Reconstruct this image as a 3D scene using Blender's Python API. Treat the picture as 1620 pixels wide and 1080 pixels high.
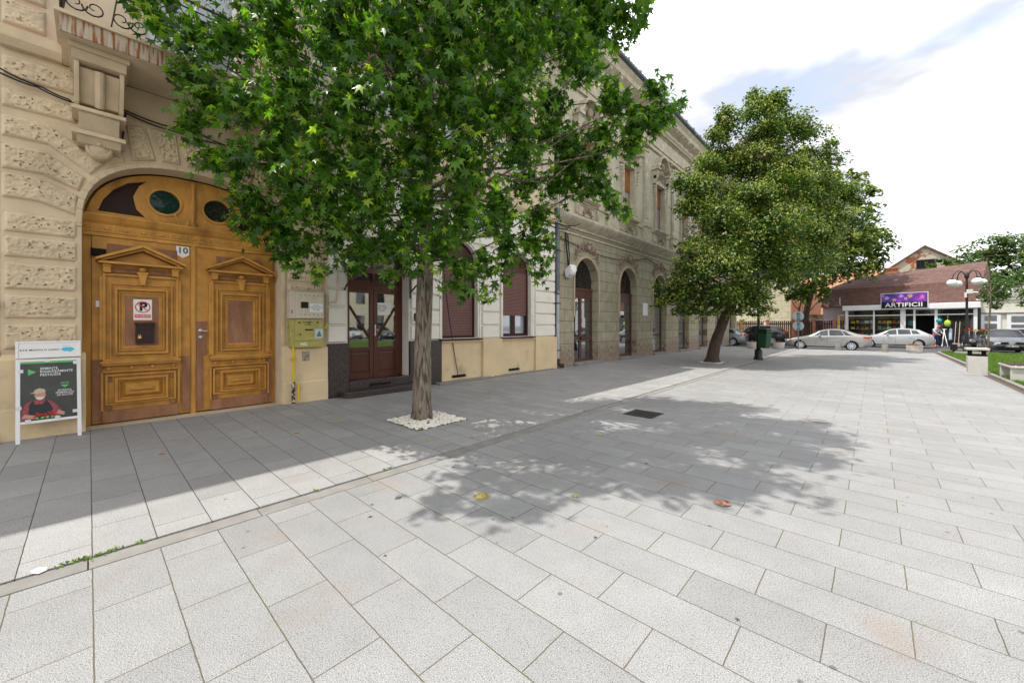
import bpy, math, random
import numpy as np
from mathutils import Vector, Matrix, noise as mnoise
from mathutils.geometry import tessellate_polygon
R = math.radians
S = bpy.context.scene
for o in list(bpy.data.objects): bpy.data.objects.remove(o)

# ------------------------------------------------------------ camera
TH = R(42.8)
cd = bpy.data.cameras.new('camera'); cam = bpy.data.objects.new('camera', cd); S.collection.objects.link(cam)
cam.location = (8.85, 0, 1.6); cam.rotation_euler = (R(90), 0, TH)
cd.sensor_width = 36; cd.lens = 620/1620*36; cd.shift_y = -25/1620; cd.clip_start = .05; cd.clip_end = 900
S.camera = cam

# ------------------------------------------------------------ light
SX, SY = .28, .30                      # shadow offset per metre of height
el = math.atan(1/math.hypot(SX, SY)); az = math.atan2(-SX, -SY)   # towards the sun, clockwise from +Y
W = bpy.data.worlds.new('World'); S.world = W; W.use_nodes = True
nt = W.node_tree; nt.nodes.clear()
def N(t, **k):
    n = nt.nodes.new(t)
    for a, b in k.items(): setattr(n, a, b)
    return n
out = N('ShaderNodeOutputWorld'); bg = N('ShaderNodeBackground'); bg.inputs[1].default_value = .15
sky = N('ShaderNodeTexSky', sky_type='NISHITA', sun_disc=False, sun_elevation=el, sun_rotation=az)
tc = N('ShaderNodeTexCoord'); mp = N('ShaderNodeMapping'); mp.inputs['Scale'].default_value = (1, 1, 2.6); mp.inputs['Location'].default_value = (3.6, 5.9, .7)
n1 = N('ShaderNodeTexNoise'); n1.inputs['Scale'].default_value = 2.3; n1.inputs['Detail'].default_value = 8; n1.inputs['Roughness'].default_value = .6
rp = N('ShaderNodeValToRGB'); rp.color_ramp.elements[0].position = .34; rp.color_ramp.elements[0].color = (.4, .4, .4, 1); rp.color_ramp.elements[1].position = .45
n2 = N('ShaderNodeTexNoise'); n2.inputs['Scale'].default_value = 1.7; n2.inputs['Detail'].default_value = 5
rp2 = N('ShaderNodeValToRGB'); rp2.color_ramp.elements[0].position = .40; rp2.color_ramp.elements[0].color = (2.8, 2.87, 3.1, 1)
rp2.color_ramp.elements[1].position = .66; rp2.color_ramp.elements[1].color = (10.2, 10.2, 10.3, 1)
hs = N('ShaderNodeMix', data_type='RGBA', blend_type='MIX'); hs.inputs[0].default_value = .45; hs.inputs[7].default_value = (2.9, 3.35, 4.3, 1)
mx = N('ShaderNodeMix', data_type='RGBA')
L = nt.links.new
L(tc.outputs['Generated'], mp.inputs[0]); L(mp.outputs[0], n1.inputs[0]); L(mp.outputs[0], n2.inputs[0])
L(n1.outputs[0], rp.inputs[0]); L(n2.outputs[0], rp2.inputs[0]); L(rp.outputs[0], mx.inputs[0])
L(sky.outputs[0], hs.inputs[6]); L(hs.outputs[2], mx.inputs[6]); L(rp2.outputs[0], mx.inputs[7]); L(mx.outputs[2], bg.inputs[0]); L(bg.outputs[0], out.inputs[0])
sd = bpy.data.lights.new('sun', 'SUN'); sd.energy = 2.5; sd.angle = R(.55); sd.color = (1, .95, .87)
so = bpy.data.objects.new('sun', sd); S.collection.objects.link(so)
so.rotation_euler = Vector((-SX, -SY, 1)).to_track_quat('Z', 'Y').to_euler(); so.location = (-10, -10, 30)
S.view_settings.view_transform = 'Standard'; S.view_settings.look = 'None'; S.view_settings.exposure = 0.96; S.view_settings.gamma = 1
S.render.engine = 'CYCLES'

# ------------------------------------------------------------ helpers
rnd = random.Random(7)
COL = S.collection
def tag(o, label=None, cat=None, group=None, kind=None):
    if label: o['label'] = label
    if cat: o['category'] = cat
    if group: o['group'] = group
    if kind: o['kind'] = kind
    return o
def thing(name, label, cat, loc=(0, 0, 0), rz=0, group=None):
    o = bpy.data.objects.new(name, None); o.empty_display_size = .2; COL.objects.link(o)
    o.location = loc; o.rotation_euler = (0, 0, rz)
    return tag(o, label, cat, group)
def wm(o):
    m = o.matrix_basis
    if o.parent: m = wm(o.parent) @ o.matrix_parent_inverse @ m
    return m
def kids(o): return [c for c in bpy.data.objects if c.parent == o]
def dup(o, parent=None, label=None, loc=None, rz=None):
    c = o.copy(); COL.objects.link(c)
    if parent is not None: c.parent = parent
    if label: c['label'] = label
    if loc is not None: c.location = loc
    if rz is not None: c.rotation_euler = (0, 0, rz)
    for k in kids(o): dup(k, c)
    return c

class MB:
    def __init__(s): s.v = []; s.f = []; s.m = []; s.mats = []; s.cur = 0; s.cuts = []
    def cut(s): s.cuts.append((len(s.v), len(s.f))); return s     # what follows becomes a part of its own
    def use(s, m):
        if m not in s.mats: s.mats.append(m)
        s.cur = s.mats.index(m); return s
    def add(s, v, f):
        b = len(s.v); s.v += [tuple(p) for p in v]
        for q in f: s.f.append([b+i for i in q]); s.m.append(s.cur)
        return s
    def box(s, x0, x1, y0, y1, z0, z1):
        return s.add([(x0,y0,z0),(x1,y0,z0),(x1,y1,z0),(x0,y1,z0),(x0,y0,z1),(x1,y0,z1),(x1,y1,z1),(x0,y1,z1)],
                     [(0,3,2,1),(4,5,6,7),(0,1,5,4),(1,2,6,5),(2,3,7,6),(3,0,4,7)])
    def frustum(s, x0, x1, y0, y1, z0, z1, ins, insz=None):   # face towards +x smaller
        i = ins; j = ins if insz is None else insz
        return s.add([(x0,y0,z0),(x0,y1,z0),(x0,y1,z1),(x0,y0,z1),(x1,y0+i,z0+j),(x1,y1-i,z0+j),(x1,y1-i,z1-j),(x1,y0+i,z1-j)],
                     [(4,5,6,7),(0,1,5,4),(1,2,6,5),(2,3,7,6),(3,0,4,7),(0,3,2,1)])
    def cyl(s, p0, p1, r0, r1=None, n=12, cap=True):
        r1 = r0 if r1 is None else r1
        return s.tube([p0, p1], [r0, r1], n, cap)
    def tube(s, pts, rad, n=8, cap=True):
        pts = [Vector(p) for p in pts]
        if not isinstance(rad, (list, tuple)): rad = [rad]*len(pts)
        vs = []; fs = []; ref = None
        for i, p in enumerate(pts):
            d = (pts[min(i+1, len(pts)-1)]-pts[max(i-1, 0)])
            d = d.normalized() if d.length > 1e-9 else Vector((0, 0, 1))
            if ref is None: ref = Vector((0, 0, 1)) if abs(d.z) < .9 else Vector((1, 0, 0))
            a = d.cross(ref); a = a.normalized() if a.length > 1e-6 else d.orthogonal().normalized()
            b = d.cross(a).normalized(); ref = -b if False else ref
            ref = a.cross(d).normalized()
            for k in range(n):
                t = 2*math.pi*k/n; vs.append(p+a*math.cos(t)*rad[i]+b*math.sin(t)*rad[i])
        for i in range(len(pts)-1):
            for k in range(n):
                fs.append((i*n+k, i*n+(k+1) % n, (i+1)*n+(k+1) % n, (i+1)*n+k))
        if cap: fs.append(tuple(range(n))[::-1]); fs.append(tuple(range((len(pts)-1)*n, len(pts)*n)))
        return s.add(vs, fs)
    def lathe(s, c, prof, n=20, axis='z', cap=True):
        vs = []; fs = []
        for r, h in prof:
            for k in range(n):
                t = 2*math.pi*k/n; a, b = r*math.cos(t), r*math.sin(t)
                vs.append({'z': (c[0]+a, c[1]+b, c[2]+h), 'x': (c[0]+h, c[1]+a, c[2]+b), 'y': (c[0]+a, c[1]+h, c[2]+b)}[axis])
        for i in range(len(prof)-1):
            for k in range(n): fs.append((i*n+k, i*n+(k+1) % n, (i+1)*n+(k+1) % n, (i+1)*n+k))
        if cap: fs.append(tuple(range(n))[::-1]); fs.append(tuple(range((len(prof)-1)*n, len(prof)*n)))
        return s.add(vs, fs)
    def prism(s, poly, x0, x1, axis='x'):       # poly of (y,z) extruded in x, or (x,z) in y, or (x,y) in z
        n = len(poly)
        P = {'x': lambda a, b, c: (c, a, b), 'y': lambda a, b, c: (a, c, b), 'z': lambda a, b, c: (a, b, c)}[axis]
        v = [P(a, b, x0) for a, b in poly]+[P(a, b, x1) for a, b in poly]
        return s.add(v, [tuple(range(n))[::-1], tuple(range(n, 2*n))]+[(i, (i+1) % n, n+(i+1) % n, n+i) for i in range(n)])
    def ball(s, c, r, n=10, sq=(1, 1, 1)):
        vs = []; fs = []; m = n//2+1
        for i in range(m+1):
            ph = math.pi*i/m
            for k in range(n):
                t = 2*math.pi*k/n
                vs.append((c[0]+r*sq[0]*math.sin(ph)*math.cos(t), c[1]+r*sq[1]*math.sin(ph)*math.sin(t), c[2]+r*sq[2]*math.cos(ph)))
        for i in range(m):
            for k in range(n): fs.append((i*n+k, i*n+(k+1) % n, (i+1)*n+(k+1) % n, (i+1)*n+k))
        return s.add(vs, fs)
    def quad(s, *p): return s.add(p, [tuple(range(len(p)))])
    def wall(s, outer, holes, x, depth=0):       # face in plane x, holes get reveals going back by depth
        pl = [[Vector((a, b, 0)) for a, b in outer]]+[[Vector((a, b, 0)) for a, b in h] for h in holes]
        tr = tessellate_polygon(pl); fl = [p for q in pl for p in q]
        fs = []
        for t in tr:
            a, b, c = [fl[i] for i in t]
            fs.append(t if (b-a).cross(c-a).z > 0 else t[::-1])
        s.add([(x, p.x, p.y) for p in fl], fs)
        if depth:
            for h in holes:
                n = len(h); s.add([(x, a, b) for a, b in h]+[(x-depth, a, b) for a, b in h], [(i, n+i, n+(i+1) % n, (i+1) % n) for i in range(n)])
        return s
    def ring(s, x0, x1, y0, y1, z0, z1, w):      # rectangular frame
        s.box(x0, x1, y0, y0+w, z0, z1); s.box(x0, x1, y1-w, y1, z0, z1)
        s.box(x0, x1, y0+w, y1-w, z0, z0+w); return s.box(x0, x1, y0+w, y1-w, z1-w, z1)
    def xf(s, m, start=0):
        for i in range(start, len(s.v)): s.v[i] = tuple(m @ Vector(s.v[i]))
        return s
    def build(s, name, mt=None, parent=None, smooth=False, bevel=0, seg=2):
        if s.cuts:
            cs = [(0, 0)]+s.cuts+[(len(s.v), len(s.f))]; last = None
            for (a, fa), (b, fb) in zip(cs[:-1], cs[1:]):
                if fb > fa:
                    q = MB(); q.v = s.v[a:b]; q.f = [[i-a for i in f] for f in s.f[fa:fb]]; q.m = s.m[fa:fb]; q.mats = list(s.mats); last = q.build(name, mt, parent, smooth, bevel, seg)
            return last
        me = bpy.data.meshes.new(name); me.from_pydata(s.v, [], s.f); me.validate()
        ms = s.mats or [mt]
        for q in ms: me.materials.append(q)
        if s.mats: me.polygons.foreach_set('material_index', s.m[:len(me.polygons)])
        if smooth:
            me.polygons.foreach_set('use_smooth', [True]*len(me.polygons)); me.set_sharp_from_angle(angle=R(smooth if smooth is not True else 40))
        o = bpy.data.objects.new(name, me); COL.objects.link(o)
        if parent: o.parent = parent; o.matrix_parent_inverse = wm(parent).inverted()
        if bevel:
            b = o.modifiers.new('bevel', 'BEVEL'); b.width = bevel; b.segments = seg; b.limit_method = 'ANGLE'; b.angle_limit = R(35); b.harden_normals = False
        return o

def arch(y0, y1, z0, zs, zt, n=18, e=2.0):       # opening outline: jambs + (super)elliptic head
    c = (y0+y1)/2; a = (y1-y0)/2; h = zt-zs
    p = [(y0, z0), (y1, z0)]
    for i in range(n+1):
        t = math.pi*i/n; cx = math.cos(t); sz = math.sin(t)
        p.append((c+a*math.copysign(abs(cx)**(2/e), cx), zs+h*abs(sz)**(2/e)))
    return p
def arch_band(mb, y0, y1, z0, zs, zt, w, x0, x1, n=18, e=2.0):
    a = arch(y0, y1, z0, zs, zt, n, e)[1:]+[(y0, z0)]; b = arch(y0-w, y1+w, z0, zs, zt+w, n, e)[1:]+[(y0-w, z0)]
    for i in range(len(a)-1):
        q = [a[i], b[i], b[i+1], a[i+1]]
        mb.add([(x0, *p) for p in q]+[(x1, *p) for p in q], [(3,2,1,0) if 0 else (4,5,6,7), (0,1,5,4), (1,2,6,5), (2,3,7,6), (3,0,4,7)])
    return mb
def spiral(mb, c, r, a0, turns, rad, x, n=14, sgn=1):
    pts = []
    for i in range(n+1):
        t = i/n; a = a0+sgn*turns*2*math.pi*t; q = r*(1-.8*t)
        pts.append((x, c[0]+q*math.cos(a), c[1]+q*math.sin(a)))
    mb.tube(pts, [rad*(1-.4*i/n) for i in range(n+1)], 5)

# ------------------------------------------------------------ materials
MATS = {}
def mat(name, base, rough=.8, var=.0, vs=3, bump=0, bs=60, metal=0, spec=.3, col2=None, c2s=1.5, c2t=(.5, .62), stretch=(1, 1, 1), bd=.02, detail=4, coat=0, fine=0, fs=300):
    m = bpy.data.materials.new(name); m.use_nodes = True; t = m.node_tree; P = t.nodes['Principled BSDF']; l = t.links.new
    P.inputs['Roughness'].default_value = rough; P.inputs['Metallic'].default_value = metal; P.inputs['Specular IOR Level'].default_value = spec
    P.inputs['Base Color'].default_value = (*base, 1); P.inputs['Coat Weight'].default_value = coat
    tc = t.nodes.new('ShaderNodeTexCoord'); mp = t.nodes.new('ShaderNodeMapping'); mp.inputs['Scale'].default_value = stretch; l(tc.outputs['Object'], mp.inputs[0])
    c = None
    def noise(sc, d=detail):
        n = t.nodes.new('ShaderNodeTexNoise'); n.inputs['Scale'].default_value = sc; n.inputs['Detail'].default_value = d; l(mp.outputs[0], n.inputs[0]); return n
    rgb = t.nodes.new('ShaderNodeRGB'); rgb.outputs[0].default_value = (*base, 1); c = rgb.outputs[0]
    if col2:
        n = noise(c2s, 6); r = t.nodes.new('ShaderNodeValToRGB'); r.color_ramp.elements[0].position = c2t[0]; r.color_ramp.elements[1].position = c2t[1]; l(n.outputs[0], r.inputs[0])
        x = t.nodes.new('ShaderNodeMix'); x.data_type = 'RGBA'; l(r.outputs[0], x.inputs[0]); l(c, x.inputs[6]); x.inputs[7].default_value = (*col2, 1); c = x.outputs[2]
    for a, sc, d in ((var, vs, 6), (fine, fs, 2)):
        if a:
            n = noise(sc, d); r = t.nodes.new('ShaderNodeMapRange'); r.inputs[1].default_value = .25; r.inputs[2].default_value = .75; r.inputs[3].default_value = 1-a; r.inputs[4].default_value = 1+a; l(n.outputs[0], r.inputs[0])
            x = t.nodes.new('ShaderNodeVectorMath'); x.operation = 'SCALE'; l(c, x.inputs[0]); l(r.outputs[0], x.inputs['Scale']); c = x.outputs[0]
    l(c, P.inputs['Base Color'])
    if bump:
        n = noise(bs, 5); b = t.nodes.new('ShaderNodeBump'); b.inputs['Strength'].default_value = bump; b.inputs['Distance'].default_value = bd; l(n.outputs[0], b.inputs['Height']); l(b.outputs[0], P.inputs['Normal'])
    MATS[name] = m; return m
M = {}
M['beige'] = mat('beige_stucco', (.61, .50, .345), .9, .16, 2.2, .25, 40, col2=(.42, .33, .22), c2s=1.3, c2t=(.56, .8), fine=.08)
M['beige_l'] = mat('dado_paint', (.68, .54, .34), .85, .1, 2.0, .15, 30, col2=(.36, .28, .2), c2s=1.6, c2t=(.6, .78), fine=.05)
M['cornice'] = mat('beige_moulding', (.58, .47, .32), .9, .18, 3, .2, 30, fine=.08)
M['white'] = mat('white_stucco', (.78, .75, .68), .85, .06, 2, .15, 50, col2=(.60, .56, .48), c2s=1.4, c2t=(.58, .8), fine=.04)
M['cream'] = mat('cream_plaster', (.62, .51, .37), .85, .1, 2, .15, 40, col2=(.60, .42, .33), c2s=.8, c2t=(.56, .62))
M['trimg'] = mat('grey_stone_trim', (.46, .42, .32), .9, .2, 4, .35, 40, col2=(.60, .55, .46), c2s=2.5, c2t=(.52, .7), fine=.1)
M['upgrey'] = mat('grey_render', (.47, .44, .33), .9, .14, 1.5, .25, 40, col2=(.56, .54, .44), c2s=1.1, c2t=(.5, .75), fine=.08)
M['gate'] = mat('ochre_gate_paint', (.56, .29, .062), .55, .22, 5, .2, 90, spec=.35, col2=(.26, .10, .025), c2s=2.2, c2t=(.52, .75), stretch=(1, 1, .35), fine=.12, fs=120)
M['gate_d'] = mat('ochre_gate_moulding', (.50, .25, .048), .5, .25, 6, .15, 90, spec=.4, fine=.15, fs=120)
M['board'] = mat('bare_wood_patch', (.29, .145, .08), .8, .3, 6, .3, 60, stretch=(1, 1, .3), fine=.2, fs=90)
M['pane_d'] = mat('dark_painted_glass', (.030, .016, .012), .5, .4, 8, .15, 60, spec=.2)
M['door'] = mat('mahogany_door', (.085, .022, .010), .35, .3, 4, .1, 60, spec=.45, stretch=(1, 1, .2))
M['shut'] = mat('mauve_shutter', (.225, .12, .11), .5, .08, 4, .05, 50)
M['shutf'] = mat('dark_frame', (.045, .018, .018), .5)
M['brownf'] = mat('brown_metal_frame', (.10, .045, .035), .5, .15, 6)
M['granite'] = mat('dark_granite', (.075, .055, .05), .3, .6, 45, spec=.5, col2=(.015, .012, .012), c2s=55, c2t=(.48, .54), fine=.5, fs=130)
M['wood_sh'] = mat('orange_wood_blind', (.36, .16, .05), .6, .15, 5)
M['iron'] = mat('black_iron', (.015, .014, .013), .5, .3, 30, spec=.4)
M['ironr'] = mat('rusty_iron', (.045, .03, .02), .75, .5, 20)
M['rust'] = mat('rust_streaked_fascia', (.46, .40, .31), .85, .2, 10, col2=(.26, .09, .03), c2s=5, c2t=(.47, .60), stretch=(1, 5.5, .5), fine=.1)
M['metal'] = mat('light_galvanised', (.42, .46, .50), .4, .15, 6, metal=.6)
M['metal_d'] = mat('dark_zinc', (.13, .15, .18), .5, .25, 6, metal=.3, col2=(.4, .42, .45), c2s=8, c2t=(.62, .66))
M['steel'] = mat('aluminium', (.62, .64, .70), .35, .04, 5, metal=.5)
M['wpaint'] = mat('white_enamel', (.78, .78, .78), .4, .05, 4)
M['concrete'] = mat('white_concrete', (.55, .53, .49), .9, .12, 4, .2, 60, fine=.1)
M['kerbc'] = mat('kerb_concrete', (.235, .225, .21), .9, .18, 5, .2, 60, fine=.12)
M['soil'] = mat('dark_soil', (.06, .05, .035), .95, .4, 8, .4, 40)
M['asphalt'] = mat('asphalt', (.085, .085, .088), .9, .12, 1, .3, 150, fine=.35, fs=160)
M['earth'] = mat('far_ground', (.12, .12, .10), .95, .2, .2)
M['bark'] = mat('grey_bark', (.24, .20, .155), .95, .45, 12, 1.0, 30, stretch=(1, 1, .16), bd=.05, fine=.3, fs=60, col2=(.075, .06, .045), c2s=30, c2t=(.50, .60))
M['bark2'] = mat('dark_bark', (.085, .06, .045), .95, .35, 14, 1.0, 26, stretch=(1, 1, .22), bd=.04)
M['tile'] = mat('orange_roof_tile', (.42, .20, .12), .85, .2, 3, .4, 12, fine=.2, fs=20)
M['tile_d'] = mat('old_roof_tile', (.16, .09, .06), .9, .3, 3, .4, 20)
M['redm'] = mat('red_paint', (.5, .02, .015), .4); M['black'] = mat('black_plastic', (.012, .012, .013), .5)
M['yellow'] = mat('yellow_gas_paint', (.65, .46, .02), .45, .15, 10); M['greenb'] = mat('green_plastic_bin', (.018, .075, .030), .38, .12, 5)
M['paper'] = mat('white_paper', (.8, .8, .78), .7); M['ink'] = mat('black_ink', (.02, .02, .02), .7); M['redink'] = mat('red_print', (.6, .09, .07), .6)
M['slot'] = mat('dark_gap', (.012, .011, .010), .95)
M['pink'] = mat('mauve_wall_paint', (.45, .36, .37), .85, .06, 2); M['creamw'] = mat('cream_wall_paint', (.72, .70, .60), .85, .06, 1.2, col2=(.60, .55, .45), c2s=.8, c2t=(.6, .75))
M['upvc'] = mat('white_upvc', (.82, .83, .84), .4); M['slatw'] = mat('dark_brown_fence', (.065, .032, .022), .8, .3, 4)
M['brick'] = mat('orange_brick', (.36, .16, .10), .9, .25, 6, .3, 20)
M['globe'] = mat('opal_globe', (.86, .86, .84), .25, spec=.5)
M['stain'] = mat('pavement_stain', (.10, .09, .08), .9)

def glass_mat(name, tint=(.01, .012, .013), refl=.30, rough=.02):
    m = bpy.data.materials.new(name); m.use_nodes = True; t = m.node_tree; t.nodes.clear(); l = t.links.new
    o = t.nodes.new('ShaderNodeOutputMaterial'); d = t.nodes.new('ShaderNodeBsdfDiffuse'); d.inputs[0].default_value = (*tint, 1)
    g = t.nodes.new('ShaderNodeBsdfGlossy'); g.inputs['Roughness'].default_value = rough; g.inputs[0].default_value = (.95, .97, 1, 1)
    lw = t.nodes.new('ShaderNodeLayerWeight'); lw.inputs[0].default_value = refl; x = t.nodes.new('ShaderNodeMixShader')
    mr = t.nodes.new('ShaderNodeMapRange'); mr.inputs[3].default_value = refl; mr.inputs[4].default_value = .95; l(lw.outputs['Fresnel'], mr.inputs[0])
    n = t.nodes.new('ShaderNodeTexNoise'); n.inputs['Scale'].default_value = 1.2; tc = t.nodes.new('ShaderNodeTexCoord'); l(tc.outputs['Object'], n.inputs[0])
    b = t.nodes.new('ShaderNodeBump'); b.inputs['Strength'].default_value = .05; b.inputs['Distance'].default_value = .03; l(n.outputs[0], b.inputs['Height']); l(b.outputs[0], g.inputs['Normal'])
    l(mr.outputs[0], x.inputs[0]); l(d.outputs[0], x.inputs[1]); l(g.outputs[0], x.inputs[2]); l(x.outputs[0], o.inputs[0]); return m
M['glass'] = glass_mat('reflecting_glass', refl=.34); M['glassd'] = glass_mat('dark_glass', (.02, .02, .02), .12)
M['carglass'] = glass_mat('car_glass', (.010, .013, .015), .08)
M['curtain'] = glass_mat('curtained_glass', (.30, .33, .36), .2); M['fogged'] = glass_mat('whitewashed_glass', (.16, .17, .17), .38, .06)

def thin_glass():
    m = bpy.data.materials.new('clear_shop_glass'); m.use_nodes = True; t = m.node_tree; t.nodes.clear(); l = t.links.new
    o = t.nodes.new('ShaderNodeOutputMaterial'); d = t.nodes.new('ShaderNodeBsdfTransparent'); d.inputs[0].default_value = (.85, .9, .9, 1)
    g = t.nodes.new('ShaderNodeBsdfGlossy'); g.inputs['Roughness'].default_value = .02; x = t.nodes.new('ShaderNodeMixShader'); x.inputs[0].default_value = .14
    l(d.outputs[0], x.inputs[1]); l(g.outputs[0], x.inputs[2]); l(x.outputs[0], o.inputs[0]); return m
M['clear'] = thin_glass()

def paving(name, base, alt, joint, green):
    m = bpy.data.materials.new(name); m.use_nodes = True; t = m.node_tree; P = t.nodes['Principled BSDF']; l = t.links.new; nn = t.nodes.new
    tc = nn('ShaderNodeTexCoord')
    mp = nn('ShaderNodeMapping'); mp.inputs['Location'].default_value = (.048, -.02, 0); l(tc.outputs['Object'], mp.inputs[0])
    wob = nn('ShaderNodeTexNoise'); wob.inputs['Scale'].default_value = 9; l(tc.outputs['Object'], wob.inputs[0])
    va = nn('ShaderNodeVectorMath'); va.operation = 'MULTIPLY_ADD'; l(wob.outputs['Color'], va.inputs[0]); va.inputs[1].default_value = (.006, .006, 0); l(mp.outputs[0], va.inputs[2])
    br = nn('ShaderNodeTexBrick'); br.offset = .5; br.inputs['Scale'].default_value = 1; br.inputs['Brick Width'].default_value = .67; br.inputs['Row Height'].default_value = .335
    br.inputs['Mortar Size'].default_value = .0030; br.inputs['Mortar Smooth'].default_value = .2; br.inputs['Bias'].default_value = 0
    br.inputs['Color1'].default_value = (*base, 1); br.inputs['Color2'].default_value = (*alt, 1); l(va.outputs[0], br.inputs[0])
    jn = nn('ShaderNodeTexNoise'); jn.inputs['Scale'].default_value = 1.1; jn.inputs['Detail'].default_value = 4; l(tc.outputs['Object'], jn.inputs[0])
    jr = nn('ShaderNodeValToRGB'); jr.color_ramp.elements[0].position = .48; jr.color_ramp.elements[0].color = (*joint, 1); jr.color_ramp.elements[1].position = .62; jr.color_ramp.elements[1].color = (*green, 1)
    l(jn.outputs[0], jr.inputs[0]); l(jr.outputs[0], br.inputs['Mortar'])
    # granite speckle: dark and light grains
    c = br.outputs[0]
    for sc, lo, hi, a, b, det in ((150, .30, .70, .58, 1.34, 2), (310, .3, .7, .42, 1.55, 1), (.45, .3, .7, .90, 1.08, 5), (3.1, .3, .7, .93, 1.06, 6)):
        n = nn('ShaderNodeTexNoise'); n.inputs['Scale'].default_value = sc; n.inputs['Detail'].default_value = det; n.inputs['Roughness'].default_value = .65; l(tc.outputs['Object'], n.inputs[0])
        r = nn('ShaderNodeMapRange'); r.inputs[1].default_value = lo; r.inputs[2].default_value = hi; r.inputs[3].default_value = a; r.inputs[4].default_value = b; l(n.outputs[0], r.inputs[0])
        x = nn('ShaderNodeVectorMath'); x.operation = 'SCALE'; l(c, x.inputs[0]); l(r.outputs[0], x.inputs['Scale']); c = x.outputs[0]
    vo = nn('ShaderNodeTexVoronoi'); vo.inputs['Scale'].default_value = 85; l(tc.outputs['Object'], vo.inputs[0])
    vr = nn('ShaderNodeMapRange'); vr.inputs[1].default_value = .12; vr.inputs[2].default_value = .26; vr.inputs[3].default_value = .30; vr.inputs[4].default_value = 1; l(vo.outputs['Distance'], vr.inputs[0])
    x = nn('ShaderNodeVectorMath'); x.operation = 'SCALE'; l(c, x.inputs[0]); l(vr.outputs[0], x.inputs['Scale']); c = x.outputs[0]
    # scattered stains with their own shape
    gv = nn('ShaderNodeTexVoronoi'); gv.inputs['Scale'].default_value = 3.2; l(tc.outputs['Object'], gv.inputs[0]); gr = nn('ShaderNodeMapRange'); gr.inputs[1].default_value = .035; gr.inputs[2].default_value = .06; gr.inputs[3].default_value = .5; gr.inputs[4].default_value = 1; l(gv.outputs['Distance'], gr.inputs[0]); gx = nn('ShaderNodeVectorMath'); gx.operation = 'SCALE'; l(c, gx.inputs[0]); l(gr.outputs[0], gx.inputs['Scale']); c = gx.outputs[0]
    sn = nn('ShaderNodeTexNoise'); sn.inputs['Scale'].default_value = 1.6; sn.inputs['Detail'].default_value = 7; l(tc.outputs['Object'], sn.inputs[0])
    sr = nn('ShaderNodeValToRGB'); sr.color_ramp.elements[0].position = .60; sr.color_ramp.elements[1].position = .74; sr.color_ramp.elements[0].color = (0, 0, 0, 1); sr.color_ramp.elements[1].color = (.35, .35, .35, 1); l(sn.outputs[0], sr.inputs[0])
    sx = nn('ShaderNodeMix'); sx.data_type = 'RGBA'; l(sr.outputs[0], sx.inputs[0]); l(c, sx.inputs[6]); sx.inputs[7].default_value = (.26, .20, .15, 1)
    l(sx.outputs[2], P.inputs['Base Color']); P.inputs['Roughness'].default_value = .7; P.inputs['Specular IOR Level'].default_value = .3
    bm = nn('ShaderNodeBump'); bm.inputs['Strength'].default_value = .8; bm.inputs['Distance'].default_value = .008; bm.invert = True; l(br.outputs['Fac'], bm.inputs['Height'])
    n = nn('ShaderNodeTexNoise'); n.inputs['Scale'].default_value = 180; l(tc.outputs['Object'], n.inputs[0])
    b2 = nn('ShaderNodeBump'); b2.inputs['Strength'].default_value = .25; b2.inputs['Distance'].default_value = .003; l(n.outputs[0], b2.inputs['Height']); l(bm.outputs[0], b2.inputs['Normal']); l(b2.outputs[0], P.inputs['Normal'])
    return m
M['pave'] = paving('granite_paving', (.272, .272, .272), (.315, .315, .313), (.13, .11, .08), (.10, .12, .045))
M['pave2'] = paving('sidewalk_paving', (.30, .298, .293), (.355, .35, .345), (.06, .055, .045), (.06, .05, .04))

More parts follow.
